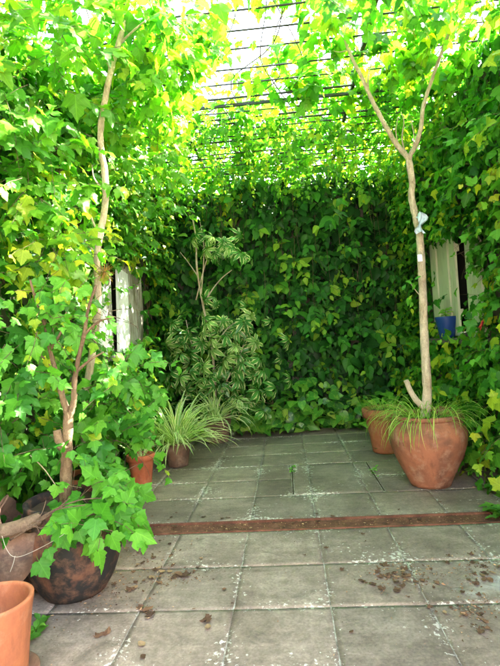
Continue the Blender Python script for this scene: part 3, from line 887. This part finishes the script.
for (a, b, n) in ((411, 286, 7), (412, 303, 5), (428, 115, 5), (424, 120, 4), (404, 178, 3), (430, 392, 6), (436, 400, 5), (420, 212, 2)):
    p = at_y(a, b, yU)
    for _ in range(n): LT.leaf(p + rv(.035), rv(1) + Vector((0, 0, .2)), Vector((0, -.6, .7)) + rv(.3), random.uniform(.05, .085), random.gauss(.75, .15))
# things tied to it
rag = thing('plastic_scrap', at_y(419, 222, yU - .05), 'pale blue plastic scrap tied round the bare tree', 'scrap')
V, F = [], []
nx, ny = 7, 9
for j in range(ny):
    for i in range(nx):
        u, v = i / (nx - 1) - .5, j / (ny - 1)
        V.append((u * (.02 + .075 * abs(math.sin(v * 5.2))) + .025 * math.sin(v * 6), -.045 + .03 * math.sin(u * 9 + v * 5) - .02 * v, .09 - v * .2 - .03 * abs(u)))
for j in range(ny - 1):
    for i in range(nx - 1): F.append((j * nx + i, j * nx + i + 1, (j + 1) * nx + i + 1, (j + 1) * nx + i))
add('sheet', mesh_np('sheet', V, F, M['cloth']), rag)
V, F = lathe([(.031, -.01), (.036, 0), (.031, .01)], 16); add('knot', mesh_np('knot', [(v[0], v[1] + .05, v[2] + .05) for v in V], F, M['cloth']), rag)
tg = thing('plant_tag', at_y(420, 258, yU - .05), 'small white plastic tag hanging on the bare tree', 'tag')
V, F = chamfer_box(.045, .07, .004, .0015)
add('plate', mesh_np('plate', [Matrix.Rotation(math.radians(84), 3, 'X') @ Vector(v) for v in V], F, M['tag']), tg)
part_mesh('loop', [tube([tg.location + Vector((0, 0, .03)), tg.location + Vector((.015, .02, .07)), tg.location + Vector((.02, .05, .09))], .002, .002, 5)], M['wire'], tg)

# thick leafy trunk in the mouldy pot
yD = PD[1]
tl = thing('leafy_tree', (PD[0], PD[1], .52), 'thick brown trunk with two leafy stems in the mouldy pot', 'tree', 'potted trees')
trunk = [at_y(65, 517, yD)] + px_line([(66, 480), (67, 450), (68, 428), (68, 412)], yD)
s1 = [trunk[-2]] + px_line([(66, 410), (61, 392), (56, 372), (50, 350), (45, 325), (36, 300), (30, 280)], yD)
s2 = [trunk[-2]] + px_line([(71, 412), (74, 400), (74, 385), (78, 360), (84, 335), (88, 310), (96, 285)], yD)
tree_parts(tl, [(trunk, .040, .028), (s1, .023, .007), (s2, .024, .008),
    (px_line([(66, 450), (60, 442), (57, 430)], yD - .02), .032, .027),
    (px_line([(57, 375), (48, 362), (36, 352)], yD), .012, .004),
    (px_line([(76, 372), (90, 360), (104, 352)], yD), .011, .004),
    (px_line([(84, 335), (98, 322), (112, 318)], yD), .010, .004),
    (px_line([(50, 350), (62, 330), (66, 312)], yD), .010, .004)], 'bark')
LTL = Leaves(tl, 'lobed', 'ivy'); ALL_LEAVES.append(LTL); st = []
def clump(lv, c, rad, n, size, tint, length=.3, stem=None, nrm=None, step=.06, droop=.7):
    for _ in range(n):
        u = rv(1).normalized() * random.random() ** .5
        p = Vector(c) + Vector((u.x * rad[0], u.y * rad[1], u.z * rad[2]))
        out = Vector((u.x, u.y, u.z * .6)) + rv(.4)
        shoot(lv, p, out, length * random.uniform(.5, 1.3), size * random.uniform(.8, 1.2), tint, (nrm or Vector((.5, -.8, .3))), step=step, droop=droop, stem=stem)
for (a, b, yy, rx, rz, n, sz, tn) in ((30, 330, 2.95, .28, .22, 26, .085, .6), (75, 320, 3.1, .25, .20, 24, .08, .6), (118, 372, 3.4, .2, .14, 16, .085, .55),
        (45, 290, 3.1, .3, .14, 18, .08, .75), (12, 400, 2.9, .2, .25, 18, .11, .4), (100, 400, 3.5, .2, .25, 22, .10, .5), (135, 390, 3.9, .22, .26, 26, .11, .55),
        (40, 420, 3.25, .2, .2, 14, .11, .4), (120, 440, 3.6, .2, .2, 22, .11, .5), (20, 460, 3.0, .16, .12, 10, .12, .4)):
    clump(LTL, at_y(a, b, yy), (rx, .2, rz), n, sz, tn, .28, st)
# low skirt of big leaves in front of the pot
for (a, b, yy, rx, rz, n, sz, tn) in ((92, 487, 2.85, .17, .07, 18, .105, .55), (108, 505, 2.75, .14, .07, 20, .11, .52), (82, 515, 2.66, .10, .05, 6, .11, .5), (98, 522, 2.62, .10, .04, 8, .115, .55), (75, 462, 3.1, .14, .1, 8, .10, .5), (112, 478, 3.0, .15, .06, 14, .105, .55)):
    clump(LTL, at_y(a, b, yy), (rx, .12, rz), n, sz, tn, .2, st, step=.065, droop=1.0)
for (a, b, sz) in ((38, 568, .115), (62, 545, .085), (78, 538, .08), (48, 556, .07), (56, 540, .07)):
    p = at_y(a, b - 8, 2.55); LTL.leaf(p, Vector((.25, -.2, -.8)) + rv(.15), Vector((.2, -.8, .5)), sz, .5)
stems_part(tl, st)

# tall thin trunk behind it, growing out of the orange clay pot through the canopy
tt = thing('tall_tree', (PE[0], PE[1], .5), 'tall thin sunlit trunk rising from orange clay pot through the pergola', 'tree', 'potted trees')
yE = PE[1]
trunk = [Vector((PE[0], PE[1], .46))] + px_line([(84, 440), (87, 390), (94, 340), (98, 300), (97, 262), (100, 235), (105, 205), (105, 175), (101, 148), (101, 125), (105, 100), (111, 70), (118, 45), (127, 8), (131, -12)], yE)
tree_parts(tt, [(trunk, .028, .021), (px_line([(100, 235), (93, 222), (88, 205), (92, 190)], yE), .010, .005),
    (px_line([(98, 255), (84, 240), (72, 222)], yE), .008, .003), (px_line([(103, 190), (94, 178), (92, 165)], yE), .007, .003),
    (px_line([(111, 70), (100, 50), (84, 30)], yE), .010, .004), (px_line([(118, 45), (140, 25), (160, 12)], yE), .010, .004)], 'bark_pale')
LTT = Leaves(tt, 'lobed', 'canopy', top=250); ALL_LEAVES.append(LTT); st = []
for (a, b, yy, rx, ry, rz, n, sz, tn) in ((60, 40, 3.3, .5, .4, .15, 26, .12, .6), (130, 20, 3.5, .5, .4, .18, 28, .12, .65), (30, 110, 3.2, .3, .35, .35, 26, .12, .5), (150, 60, 3.9, .35, .4, .2, 30, .11, .65),
        (50, 200, 3.3, .28, .3, .25, 34, .10, .65), (150, 110, 4.3, .35, .4, .25, 30, .10, .7), (60, 250, 3.2, .26, .2, .12, 22, .10, .85), (140, 165, 4.6, .3, .4, .2, 24, .10, .6), (90, 120, 4.2, .3, .3, .3, 26, .11, .55), (20, 170, 3.0, .2, .3, .3, 22, .12, .5), (165, 200, 5.6, .25, .3, .15, 14, .10, .6)):
    clump(LTT, at_y(a, b, yy), (rx, ry, rz), n, sz, tn, .32, st)
stems_part(tt, st)

# air plant ball on the tall trunk
ap = thing('air_plant', at_y(104, 272, yE - .06), 'spiky orange brown air plant ball on the tall thin trunk', 'plant')

# ================================================================== STRAP-LEAVED PLANTS
def blade_mesh(name, mat, length, th0, bend, width, seg=8, tint=.5):
    """strap leaf in the xz plane starting at the origin, rising at angle th0 and bending over"""
    V, UV, F = [], [], []
    p = Vector((0, 0, 0)); th = th0
    tw = random.uniform(-.25, .25)
    for i in range(seg + 1):
        t = i / seg
        w = width * (.55 + .9 * t if t < .35 else (1 - ((t - .35) / .65) ** 2.2) * .87) / 2
        w = max(w, .0006)
        nx, nz = -math.sin(th), math.cos(th)
        for q in (-1, 0, 1):
            lift = (.35 * w if q else 0)
            V.append((p.x + nx * lift, w * q + tw * t * t * length * .4, p.z + nz * lift)); UV.append((q * .5, t))
        p = p + Vector((math.cos(th), 0, math.sin(th))) * (length / seg)
        th -= bend / seg * (0.5 + 1.0 * t)
    for i in range(seg):
        for q in range(2):
            F.append((i * 3 + q, i * 3 + q + 1, (i + 1) * 3 + q + 1, (i + 1) * 3 + q))
    return mesh_np(name, V, np.array(F), M[mat], uv=np.array(UV), tint=tint)
def blade_plant(name, loc, label, cat, mat, n, lrange, width, th_r, bend_r, spread, group=None, seg=8, az=None, single=300, variants=14):
    t = thing(name, loc, label, cat, group)
    vs_ = [blade_mesh('blade', mat, 1.0, random.uniform(*th_r), random.uniform(*bend_r), width, seg, random.random()) for _ in range(variants)]
    for i in range(n):
        l = random.uniform(*lrange); a = random.uniform(0, 6.283) if az is None else random.gauss(*az)
        r = spread * math.sqrt(random.random())
        mm = Matrix.Translation((r * math.cos(a), r * math.sin(a), 0)) @ Matrix.Rotation(a + random.gauss(0, .3), 4, 'Z') @ Matrix.Rotation(random.gauss(0, .12), 4, 'X') @ Matrix.Diagonal((l, l * random.uniform(.8, 1.2) if l > .3 else l * 1.2, l, 1))
        add('blade', vs_[i % variants], t, mat4=mm)
    return t
blade_plant('spider_plant', (PS[0], PS[1], .25), 'bushy spider plant with cream striped arching leaves in brown pot', 'plant', 'blade', 230, (.48, .86), .040, (.35, 1.55), (.9, 2.5), .10, 'spider plants')
blade_plant('spider_plant', (PT[0] + .03, PT[1] - .27, .36), 'small striped spider plant at the foot of the umbrella shrub', 'plant', 'blade', 80, (.4, .75), .042, (.4, 1.4), (1.4, 2.8), .09, 'spider plants')
blade_plant('sprouting_plant', (PR[0], PR[1], .285), 'sparse pale green shoots in the red clay pot', 'plant', 'blade', 26, (.14, .30), .05, (.8, 1.5), (.6, 2.2), .07, None)
blade_plant('grass_tuft', (PU[0], PU[1], .625), 'fine yellow green grass spilling over the round urn rim', 'plant', 'grass', 230, (.30, .66), .014, (.35, 1.2), (1.9, 3.6), .25, 'grass in the terracotta pots', seg=9, variants=22)
blade_plant('grass_tuft', (PB[0], PB[1], .51), 'short green grass growing in the banded orange tub', 'plant', 'grass', 130, (.12, .34), .022, (.5, 1.4), (1.0, 2.8), .18, 'grass in the terracotta pots', variants=16)
vs_ = [blade_mesh('spike', 'air', 1.0, 0.0, random.uniform(-.5, .8), .05, 5, random.random()) for _ in range(8)]
for i in range(110):
    q = rv(1).normalized(); l = random.uniform(.07, .125)
    add('spike', vs_[i % 8], ap, mat4=q.to_track_quat('X', 'Z').to_matrix().to_4x4() @ Matrix.Diagonal((l, l, l, 1)))

# ================================================================== UMBRELLA SHRUB (whorls of leaflets)
us = thing('umbrella_shrub', (PT[0], PT[1], .40), 'tall umbrella shrub with variegated whorled leaflets in brown pot', 'shrub')
yT = PT[1]
whorl_me = []
for k in range(8):
    Vs, Fs, Us = [], [], []; b = 0
    nl = random.choice((7, 8, 8, 9))
    for q in range(nl):
        V, F, U = SHAPES['slim'][q % 6]
        a = q / nl * 6.283 + random.gauss(0, .12); l = random.uniform(.8, 1.1) * (.95 if q else .8)
        tilt = -random.uniform(.15, .55)
        R_ = np.array((Matrix.Rotation(a, 3, 'Z') @ Matrix.Rotation(tilt, 3, 'X')))
        Vs.append((V * [1.15, 1, 1] * l + [0, .08, 0]) @ R_.T); Fs.append(F + b); Us.append(U); b += len(V)
    Vp, Fp = tube([(0, 0, 0), (0.03, -.02, -.5), (.0, -.1, -1.1)], .014, .018, 4, 0, False, 1)
    Vs.append(np.array([tuple(v) for v in Vp])); Us.append(np.zeros((len(Vp), 2)))
    tris = []
    for f in Fp: tris += [(f[0], f[1], f[2]), (f[0], f[2], f[3])]
    Fs.append(np.array(tris) + b)
    whorl_me.append(mesh_np('leaf_whorl', np.concatenate(Vs), np.concatenate(Fs), M['whorl'], uv=np.concatenate(Us), tint=random.random()))
def whorl(p, size, out):
    q = (out + Vector((0, -.25, .75)) + rv(.25)).normalized().to_track_quat('Z', 'Y').to_matrix().to_4x4()
    mm = Matrix.Translation(Vector(p) - us.location) @ q @ Matrix.Rotation(random.uniform(0, 6.28), 4, 'Z') @ Matrix.Diagonal((size, size, size, 1))
    add('leaf_whorl', random.choice(whorl_me), us, mat4=mm)
base = Vector((PT[0], PT[1], .38))
limbs = [([(216, 400), (212, 350), (203, 305), (197, 270), (196, 240), (192, 215)], .022), ([(206, 380), (192, 345), (186, 320)], .014), ([(225, 385), (240, 355), (246, 335)], .014),
         ([(203, 305), (212, 290), (222, 278), (232, 270)], .012), ([(197, 275), (188, 262), (180, 252)], .010), ([(212, 350), (226, 330), (236, 322)], .012), ([(196, 300), (206, 262), (215, 245)], .011), ([(201, 298), (204, 250), (200, 222)], .010)]
for i, (pp, r) in enumerate(limbs):
    pts = px_line(pp, yT)
    if i < 3: pts = [base] + pts
    part_mesh('trunk' if i == 0 else 'branch', [tube(pts, r, r * .5, 6, .06)], M['bark_pale'], us)
for (a, b, rx, rz, n, sz) in ((188, 352, 22, 14, 17, .17), (222, 342, 26, 18, 28, .18), (243, 362, 18, 18, 18, .18), (186, 378, 18, 14, 12, .17), (222, 382, 30, 20, 30, .18), (248, 392, 14, 14, 8, .18), (212, 318, 18, 8, 8, .16),
        (222, 250, 16, 9, 15, .17), (203, 240, 9, 8, 6, .15), (240, 325, 12, 8, 6, .17), (205, 405, 18, 8, 8, .16), (178, 335, 8, 8, 4, .16)):
    for _ in range(n):
        u = random.gauss(0, .95); v = random.gauss(0, .95)
        c = at_y(a + u * rx, b + v * rz, yT + random.gauss(-.12, .16))
        whorl(c, sz * random.uniform(.75, 1.3), Vector((u, -.3, v * .5)))

# ================================================================== HEART-LEAVED CREEPER at the foot of the end wall
hp = thing('heart_leaf_creeper', (.3, 7.75, .0), 'pale green heart leaved creeper spilling onto paving below the end wall', 'plant')
LH = Leaves(hp, 'heart', 'heart', top=300, min_px=4); ALL_LEAVES.append(LH); st = []
mounds = [(random.uniform(-.85, 1.4), random.uniform(.25, .75)) for _ in range(17)]
for _ in range(300):
    cx, ch_ = random.choice(mounds)
    if cx > .8: ch_ *= .6
    x = cx + random.gauss(0, .13); q = random.random()
    z = .06 + ch_ * q + abs(random.gauss(0, .05)); y = 7.62 - .30 * math.sin(min(1, q) * 2.2) * (1 - .4 * q) + random.gauss(0, .10) + (.1 if x > .6 else 0)
    g = Vector((random.gauss((x - cx) * 4, .7), -.5, random.gauss(-.35, .45))) + rv(.3)
    LH.leaf((x, y, z), g, Vector((random.gauss(0, .4), -.6, .75)) + rv(.4), random.choice((random.uniform(.08, .13), random.uniform(.13, .22))), random.gauss(.42, .28))
for _ in range(50):
    x = random.uniform(-.8, 1.3); st.append(([Vector((x, 7.9, .0)), Vector((x + random.gauss(0, .06), 7.75, random.uniform(.3, .6))), Vector((x + random.gauss(0, .12), 7.5, random.uniform(.2, .7)))], .005, .003))
stems_part(hp, st, 'stems', 'twig')
for (a, b) in ((372, 403), (362, 415), (388, 399), (398, 402), (380, 412)):      # runners towards the tub
    p = at_y(a, b, 7.0)
    for _ in range(9):
        LH.leaf(p + rv(.08), rv(1) + Vector((0, -.3, -.2)), Vector((0, -.5, .8)) + rv(.3), random.uniform(.08, .14), random.gauss(.7, .15))

# ================================================================== SMALL THINGS
sp = thing('seedling', (PBl[0], PBl[1], PBl[2] + .24), 'yellowing seedling in the blue pot on the sill', 'plant')
part_mesh('stem', [tube([sp.location, sp.location + Vector((-.01, -.02, .08)), sp.location + Vector((.0, -.03, .13))], .004, .003, 5)], M['twig'], sp)
LS = Leaves(sp, 'ovate', 'grass', top=40, min_px=1); ALL_LEAVES.append(LS)
for k in range(11):
    a = k * 2.4; LS.leaf(sp.location + Vector((0, -.02, random.uniform(.03, .13))), Vector((math.cos(a), math.sin(a), random.uniform(-.2, .7))), Vector((0, -.4, 1)), random.uniform(.06, .11), random.random())
fz = at_x(483, 325, 1.86)
fl = thing('red_flower', fz, 'small red flower among creeper leaves beside the blue pot', 'flower')
for k in range(7):
    V, F, U = SHAPES['ovate'][k % 6]
    mm = Matrix.Rotation(math.radians(-60), 4, 'Y') @ Matrix.Rotation(k * .9, 4, 'Z') @ Matrix.Rotation(.5, 4, 'X') @ Matrix.Diagonal((.055, .055, .055, 1))
    add('petal', mesh_np('petal', V, F, M['flower'], uv=U), fl, mat4=mm)
part_mesh('stalk', [tube([fz, fz + Vector((.06, .0, -.06)), fz + Vector((.14, .01, -.1))], .003, .003, 5)], M['twig'], fl)

def weed(px, py, n, size, label):
    p = on_floor(px, py); p.z = .004
    t = thing('weed', p, label, 'weed', 'weeds in the paving joints')
    lv = Leaves(t, 'ovate', 'weed', top=60, min_px=0); ALL_LEAVES.append(lv)
    for _ in range(n):
        a = random.uniform(0, 6.28); q = Vector((math.cos(a), math.sin(a), random.uniform(.1, 1.1)))
        lv.leaf(p + Vector((random.gauss(0, .02), random.gauss(0, .05), random.uniform(0, .05))), q, Vector((-q.x * .5, -q.y * .5, 1)), size * random.uniform(.6, 1.3), random.random())
weed(293, 472, 16, .04, 'green weed in the slot at the corner of the paving hatch')
weed(374, 474, 16, .038, 'green weed in the slot of the hatch beside the urn')
weed(498, 516, 30, .085, 'bright weed at the end of the rusty drain')
weed(37, 634, 24, .06, 'small bright weed beside the empty orange planter')
weed(380, 452, 24, .08, 'low weed at the foot of the banded tub')

# twigs and wire over the left pots
tw = thing('twig_bundle', (-1.5, 2.7, .58), 'bundle of dry twigs lying across the broken pot', 'twigs')
for pp, r in (([(22, 532), (38, 522), (55, 510), (85, 505)], .009), ([(10, 540), (30, 528), (48, 516), (70, 498)], .007), ([(30, 525), (44, 528), (58, 520)], .006), ([(34, 520), (40, 534), (46, 546)], .005), ([(40, 518), (58, 508), (80, 500), (102, 498)], .007), ([(24, 528), (40, 516), (46, 500)], .005)):
    part_mesh('twig', [tube([at_y(a, b, 2.6) for a, b in pp], r * .75, r * .35, 6, .15)], M['twig_pale'], tw)
wi = thing('wire', at_y(15, 556, 2.52), 'thin bent wire hanging over the broken pot', 'wire')
part_mesh('strand', [tube([at_y(a, b, 2.52) for a, b in ((2, 536), (6, 548), (12, 556), (22, 556), (40, 548), (58, 538), (72, 528))], .0015, .0015, 6)], M['wire'], wi)
part_mesh('tail', [tube([at_y(a, b, 2.52) for a, b in ((15, 556), (13, 564), (10, 572))], .002, .002, 6)], M['wire'], wi)
lg = thing('dry_stick', at_y(40, 470, 2.9), 'thin pale stick leaning among ivy behind the mouldy pot', 'stick')
part_mesh('shaft', [tube([at_y(a, b, 2.95) for a, b in ((30, 455), (45, 470), (60, 492))], .004, .003, 5)], M['bark_pale'], lg)

# fallen leaves
fall_me = []
for k in range(8):
    V, F, U = SHAPES['lobed' if k % 2 else 'ovate'][k % 6]
    V = V[:-3].copy(); F = F[:-1]; U = U[:-3]; V[:, 1] -= .4
    V[:, 2] = .22 * V[:, 1] ** 2 + random.uniform(-.2, .3) * np.abs(V[:, 0]) + .07 * np.sin(V[:, 1] * 9 + k) + .06 * np.sin(V[:, 0] * 14 + k)
    V[:, 2] *= .6; V[:, 2] -= V[:, 2].min()
    fall_me.append(mesh_np('fallen_leaf', V, F, M['dry'], uv=U, tint=[.25, .5, .7, .4, .9, .15, .6, .35][k]))
def fallen(px, py, size=None):
    p = on_floor(px, py, .008)
    if abs(p.x) > 2.0 or p.y < 1.6 or p.y > 8: return
    if 3.76 < p.y < 3.99: p.z = 0.0
    s_ = (size or random.uniform(.03, .05)) * .85
    k = random.randrange(8)
    o = add('fallen_leaf', fall_me[k], None, mat4=Matrix.Translation((p.x, p.y, p.z + .003)) @ Matrix.Rotation(random.uniform(0, 6.28), 4, 'Z') @ Matrix.Rotation(random.gauss(0, .12), 4, 'X') @ Matrix.Diagonal((s_, s_, s_, 1)))
    where = 'in the rusty drain channel' if 3.76 < p.y < 3.99 else ('on grey paving between drain and end wall' if p.y > 3.99 else ('on paving below the leafy pots' if p.x < -.39 else 'on open paving between drain and planter'))
    tag(o, '%s %s dry leaf lying %s' % (['dark', 'brown', 'tan', 'brown', 'pale', 'dark', 'tan', 'brown'][k], 'lobed' if k % 2 else 'oval', where), 'leaf', 'fallen leaves ' + where)
for (a, b, sz) in ((180, 575, .09), (175, 577, .07), (186, 576, .08), (147, 610, .08), (150, 616, .07), (140, 608, .05), (207, 620, .08), (208, 628, .06), (152, 578, .06), (160, 583, .05), (162, 572, .06), (143, 563, .05), (130, 590, .07), (135, 588, .06),
        (108, 632, .06), (105, 634, .04), (98, 636, .05), (142, 645, .06), (143, 657, .05), (155, 570, .05), (170, 572, .05)): fallen(a, b, sz)
for _ in range(26): fallen(random.gauss(408, 20), random.gauss(577, 8), random.uniform(.03, .06))
for _ in range(12): fallen(random.gauss(480, 12), random.gauss(568, 8), random.uniform(.03, .06))
for _ in range(10): fallen(random.gauss(478, 10), random.gauss(612, 10), random.uniform(.03, .05))
for _ in range(45): fallen(random.uniform(110, 495), random.uniform(440, 640), random.uniform(.018, .04))
for _ in range(26): fallen(random.uniform(155, 495), random.gauss(521, 6), random.uniform(.03, .055))
for _ in range(20): fallen(random.gauss(150, 25), random.gauss(565, 18))

# crumbs of litter nobody could count
def litter():
    V, F, T = [], [], []
    def crumb(x, y, z, s_):
        b = len(V); a = random.uniform(0, 6.28); tt_ = random.random()
        for k in range(4):
            an = a + k * 1.571 + random.gauss(0, .3); r = s_ * random.uniform(.4, 1.2) * (1 if k % 2 else .5)
            V.append((x + r * math.cos(an), y + r * math.sin(an), z + random.uniform(.0005, .6 * s_))); T.append(tt_)
        F.extend([(b, b + 1, b + 2), (b, b + 2, b + 3)])
    for _ in range(1500): crumb(random.uniform(-2.1, 2.1), random.uniform(3.79, 3.96), -.005, random.uniform(.003, .014))
    for _ in range(1500):
        x = random.uniform(-2.1, 2.1); y = random.uniform(1.8, 8)
        if 3.76 < y < 3.99: continue
        crumb(x, y, .009, random.uniform(.002, .008))
    for _ in range(1600): crumb(2.12 - abs(random.gauss(0, .22)), random.uniform(2, 8), .009, random.uniform(.004, .016)); crumb(-2.12 + abs(random.gauss(0, .4)), random.uniform(2.2, 8), .009, random.uniform(.004, .016)); crumb(random.uniform(-2, 2), 8.2 - abs(random.gauss(0, .3)), .009, random.uniform(.004, .016))
    for (a, b, sa, sb, n) in ((405, 577, 24, 8, 420), (480, 570, 14, 9, 200), (172, 577, 18, 5, 180), (478, 612, 12, 10, 150), (147, 612, 5, 5, 60), (150, 555, 25, 14, 220), (110, 590, 20, 12, 200)):
        for _ in range(n):
            p = on_floor(random.gauss(a, sa), random.gauss(b, sb))
            if abs(p.x) < 2.1 and not 3.76 < p.y < 3.99: crumb(p.x, p.y, .009, random.uniform(.003, .014))
    return mesh_np('leaf_litter', V, np.array(F), M['dry'], uv=np.zeros((len(V), 2)), tint=np.array(T), smooth=False)
lt = stuff(add('leaf_litter', litter()))
tag(lt, 'brown crumbs of leaf litter scattered over paving and drain', 'litter')

# ================================================================== LEAVES: single ones that show largest, the rest joined
def pruned(P, G, S):
    """leaves cut away where shutters, trunks and pots show free"""
    c = P + G * (S * .4)[:, None]
    a, b, dp = project(c)
    out = np.zeros(len(P), bool)
    for (x0, y0, x1, y1, dmax, prob) in ((94, 260, 114, 284, 3.6, 1.), (97, 284, 116, 346, 5.0, .8), (114, 270, 149, 347, 6.0, .93), (430, 240, 466, 312, 5.6, .92), (466, 250, 480, 300, 4.8, .6),
            (434, 308, 462, 332, 5.8, .95), (126, 456, 154, 488, 5.0, .95), (74, 480, 103, 497, 3.5, .8), (60, 400, 80, 492, 2.93, .8), (477, 320, 488, 332, 5, .9),
            (98, 120, 109, 250, 3.55, .8), (102, 60, 118, 120, 3.55, .7), (342, 40, 412, 165, 4.45, .6), (412, 40, 450, 165, 4.45, .6), (398, 425, 472, 492, 4.5, .95), (366, 396, 410, 450, 5.9, .9)):
        out |= (a > x0) & (a < x1) & (b > y0) & (b < y1) & (dp < dmax) & (rng.random(len(P)) < prob)
    return ~out
cen, siz, own, loc_i = [], [], [], []
for li, lv in enumerate(ALL_LEAVES):
    lv.arrays()
    P, Fm, S, T = lv.A
    cen.append(P + Fm[:, :, 1] * (S * .4)[:, None]); siz.append(S); own.append(np.full(len(P), li)); loc_i.append(np.arange(len(P)))
cen = np.concatenate(cen); siz = np.concatenate(siz); own = np.concatenate(own); loc_i = np.concatenate(loc_i)
u, v, dep = project(cen)
inside = (u > -6) & (u < 506) & (v > -6) & (v < 672) & (dep > .3)
CELL = 5.0
key = (np.floor(u / CELL).astype(np.int64) + 1000) * 100000 + np.floor(v / CELL).astype(np.int64) + 1000
key[~inside] = -1 - np.arange((~inside).sum())
order = np.lexsort((dep, key))
first = np.ones(len(order), bool); first[1:] = key[order][1:] != key[order][:-1]
front = np.zeros(len(order), bool); front[order[first]] = True
front &= inside
pxs = siz / dep * FPX
single_mesh = {}
for li, lv in enumerate(ALL_LEAVES):
    P, Fm, S, T = lv.A
    sel = own == li
    fr = front[sel]; px_ = np.where(fr & (pxs[sel] >= lv.min_px), pxs[sel], -1)
    if len(P) <= 300 and lv.min_px < 5: px_ = np.maximum(px_, .01)
    pick = np.argsort(-px_)[:lv.top]; pick = pick[px_[pick] > 0]
    mask = np.zeros(len(P), bool); mask[pick] = True
    base = np.array(lv.plant.location)
    for i in pick:
        tb = int(min(T[i], .999) * 7)
        kk = (lv.shape, int(lv.k[i]), lv.mat, tb)
        if kk not in single_mesh:
            V, F, U = SHAPES[lv.shape][kk[1]]
            single_mesh[kk] = mesh_np('leaf', V, F, M[lv.mat], uv=U, tint=(tb + .5) / 7)
        A = Fm[i] * S[i]; q = P[i] - base
        add(lv.part, single_mesh[kk], lv.plant, mat4=Matrix(((A[0, 0], A[0, 1], A[0, 2], q[0]), (A[1, 0], A[1, 1], A[1, 2], q[1]), (A[2, 0], A[2, 1], A[2, 2], q[2]), (0, 0, 0, 1))))
    rest = ~mask
    if rest.sum() == 0: continue
    Vs, Fs, Us, Ts = [], [], [], []; b = 0
    for k in range(6):
        ix = np.where(rest & (lv.k == k))[0]
        if not len(ix): continue
        V, F, U = SHAPES[lv.shape][k]
        W = np.einsum('nij,vj->nvi', Fm[ix] * S[ix][:, None, None], V) + (P[ix] - base)[:, None, :]
        n, nv = len(ix), len(V)
        Vs.append(W.reshape(-1, 3)); Us.append(np.tile(U, (n, 1))); Ts.append(np.repeat(T[ix], nv))
        Fs.append((F[None] + (np.arange(n) * nv)[:, None, None]).reshape(-1, 3) + b); b += n * nv
    me = mesh_np('foliage', np.concatenate(Vs), np.concatenate(Fs), M[lv.mat], uv=np.concatenate(Us), tint=np.concatenate(Ts))
    stuff(add('foliage', me, lv.plant))
print('leaves', len(cen), 'objects', len(bpy.data.objects))
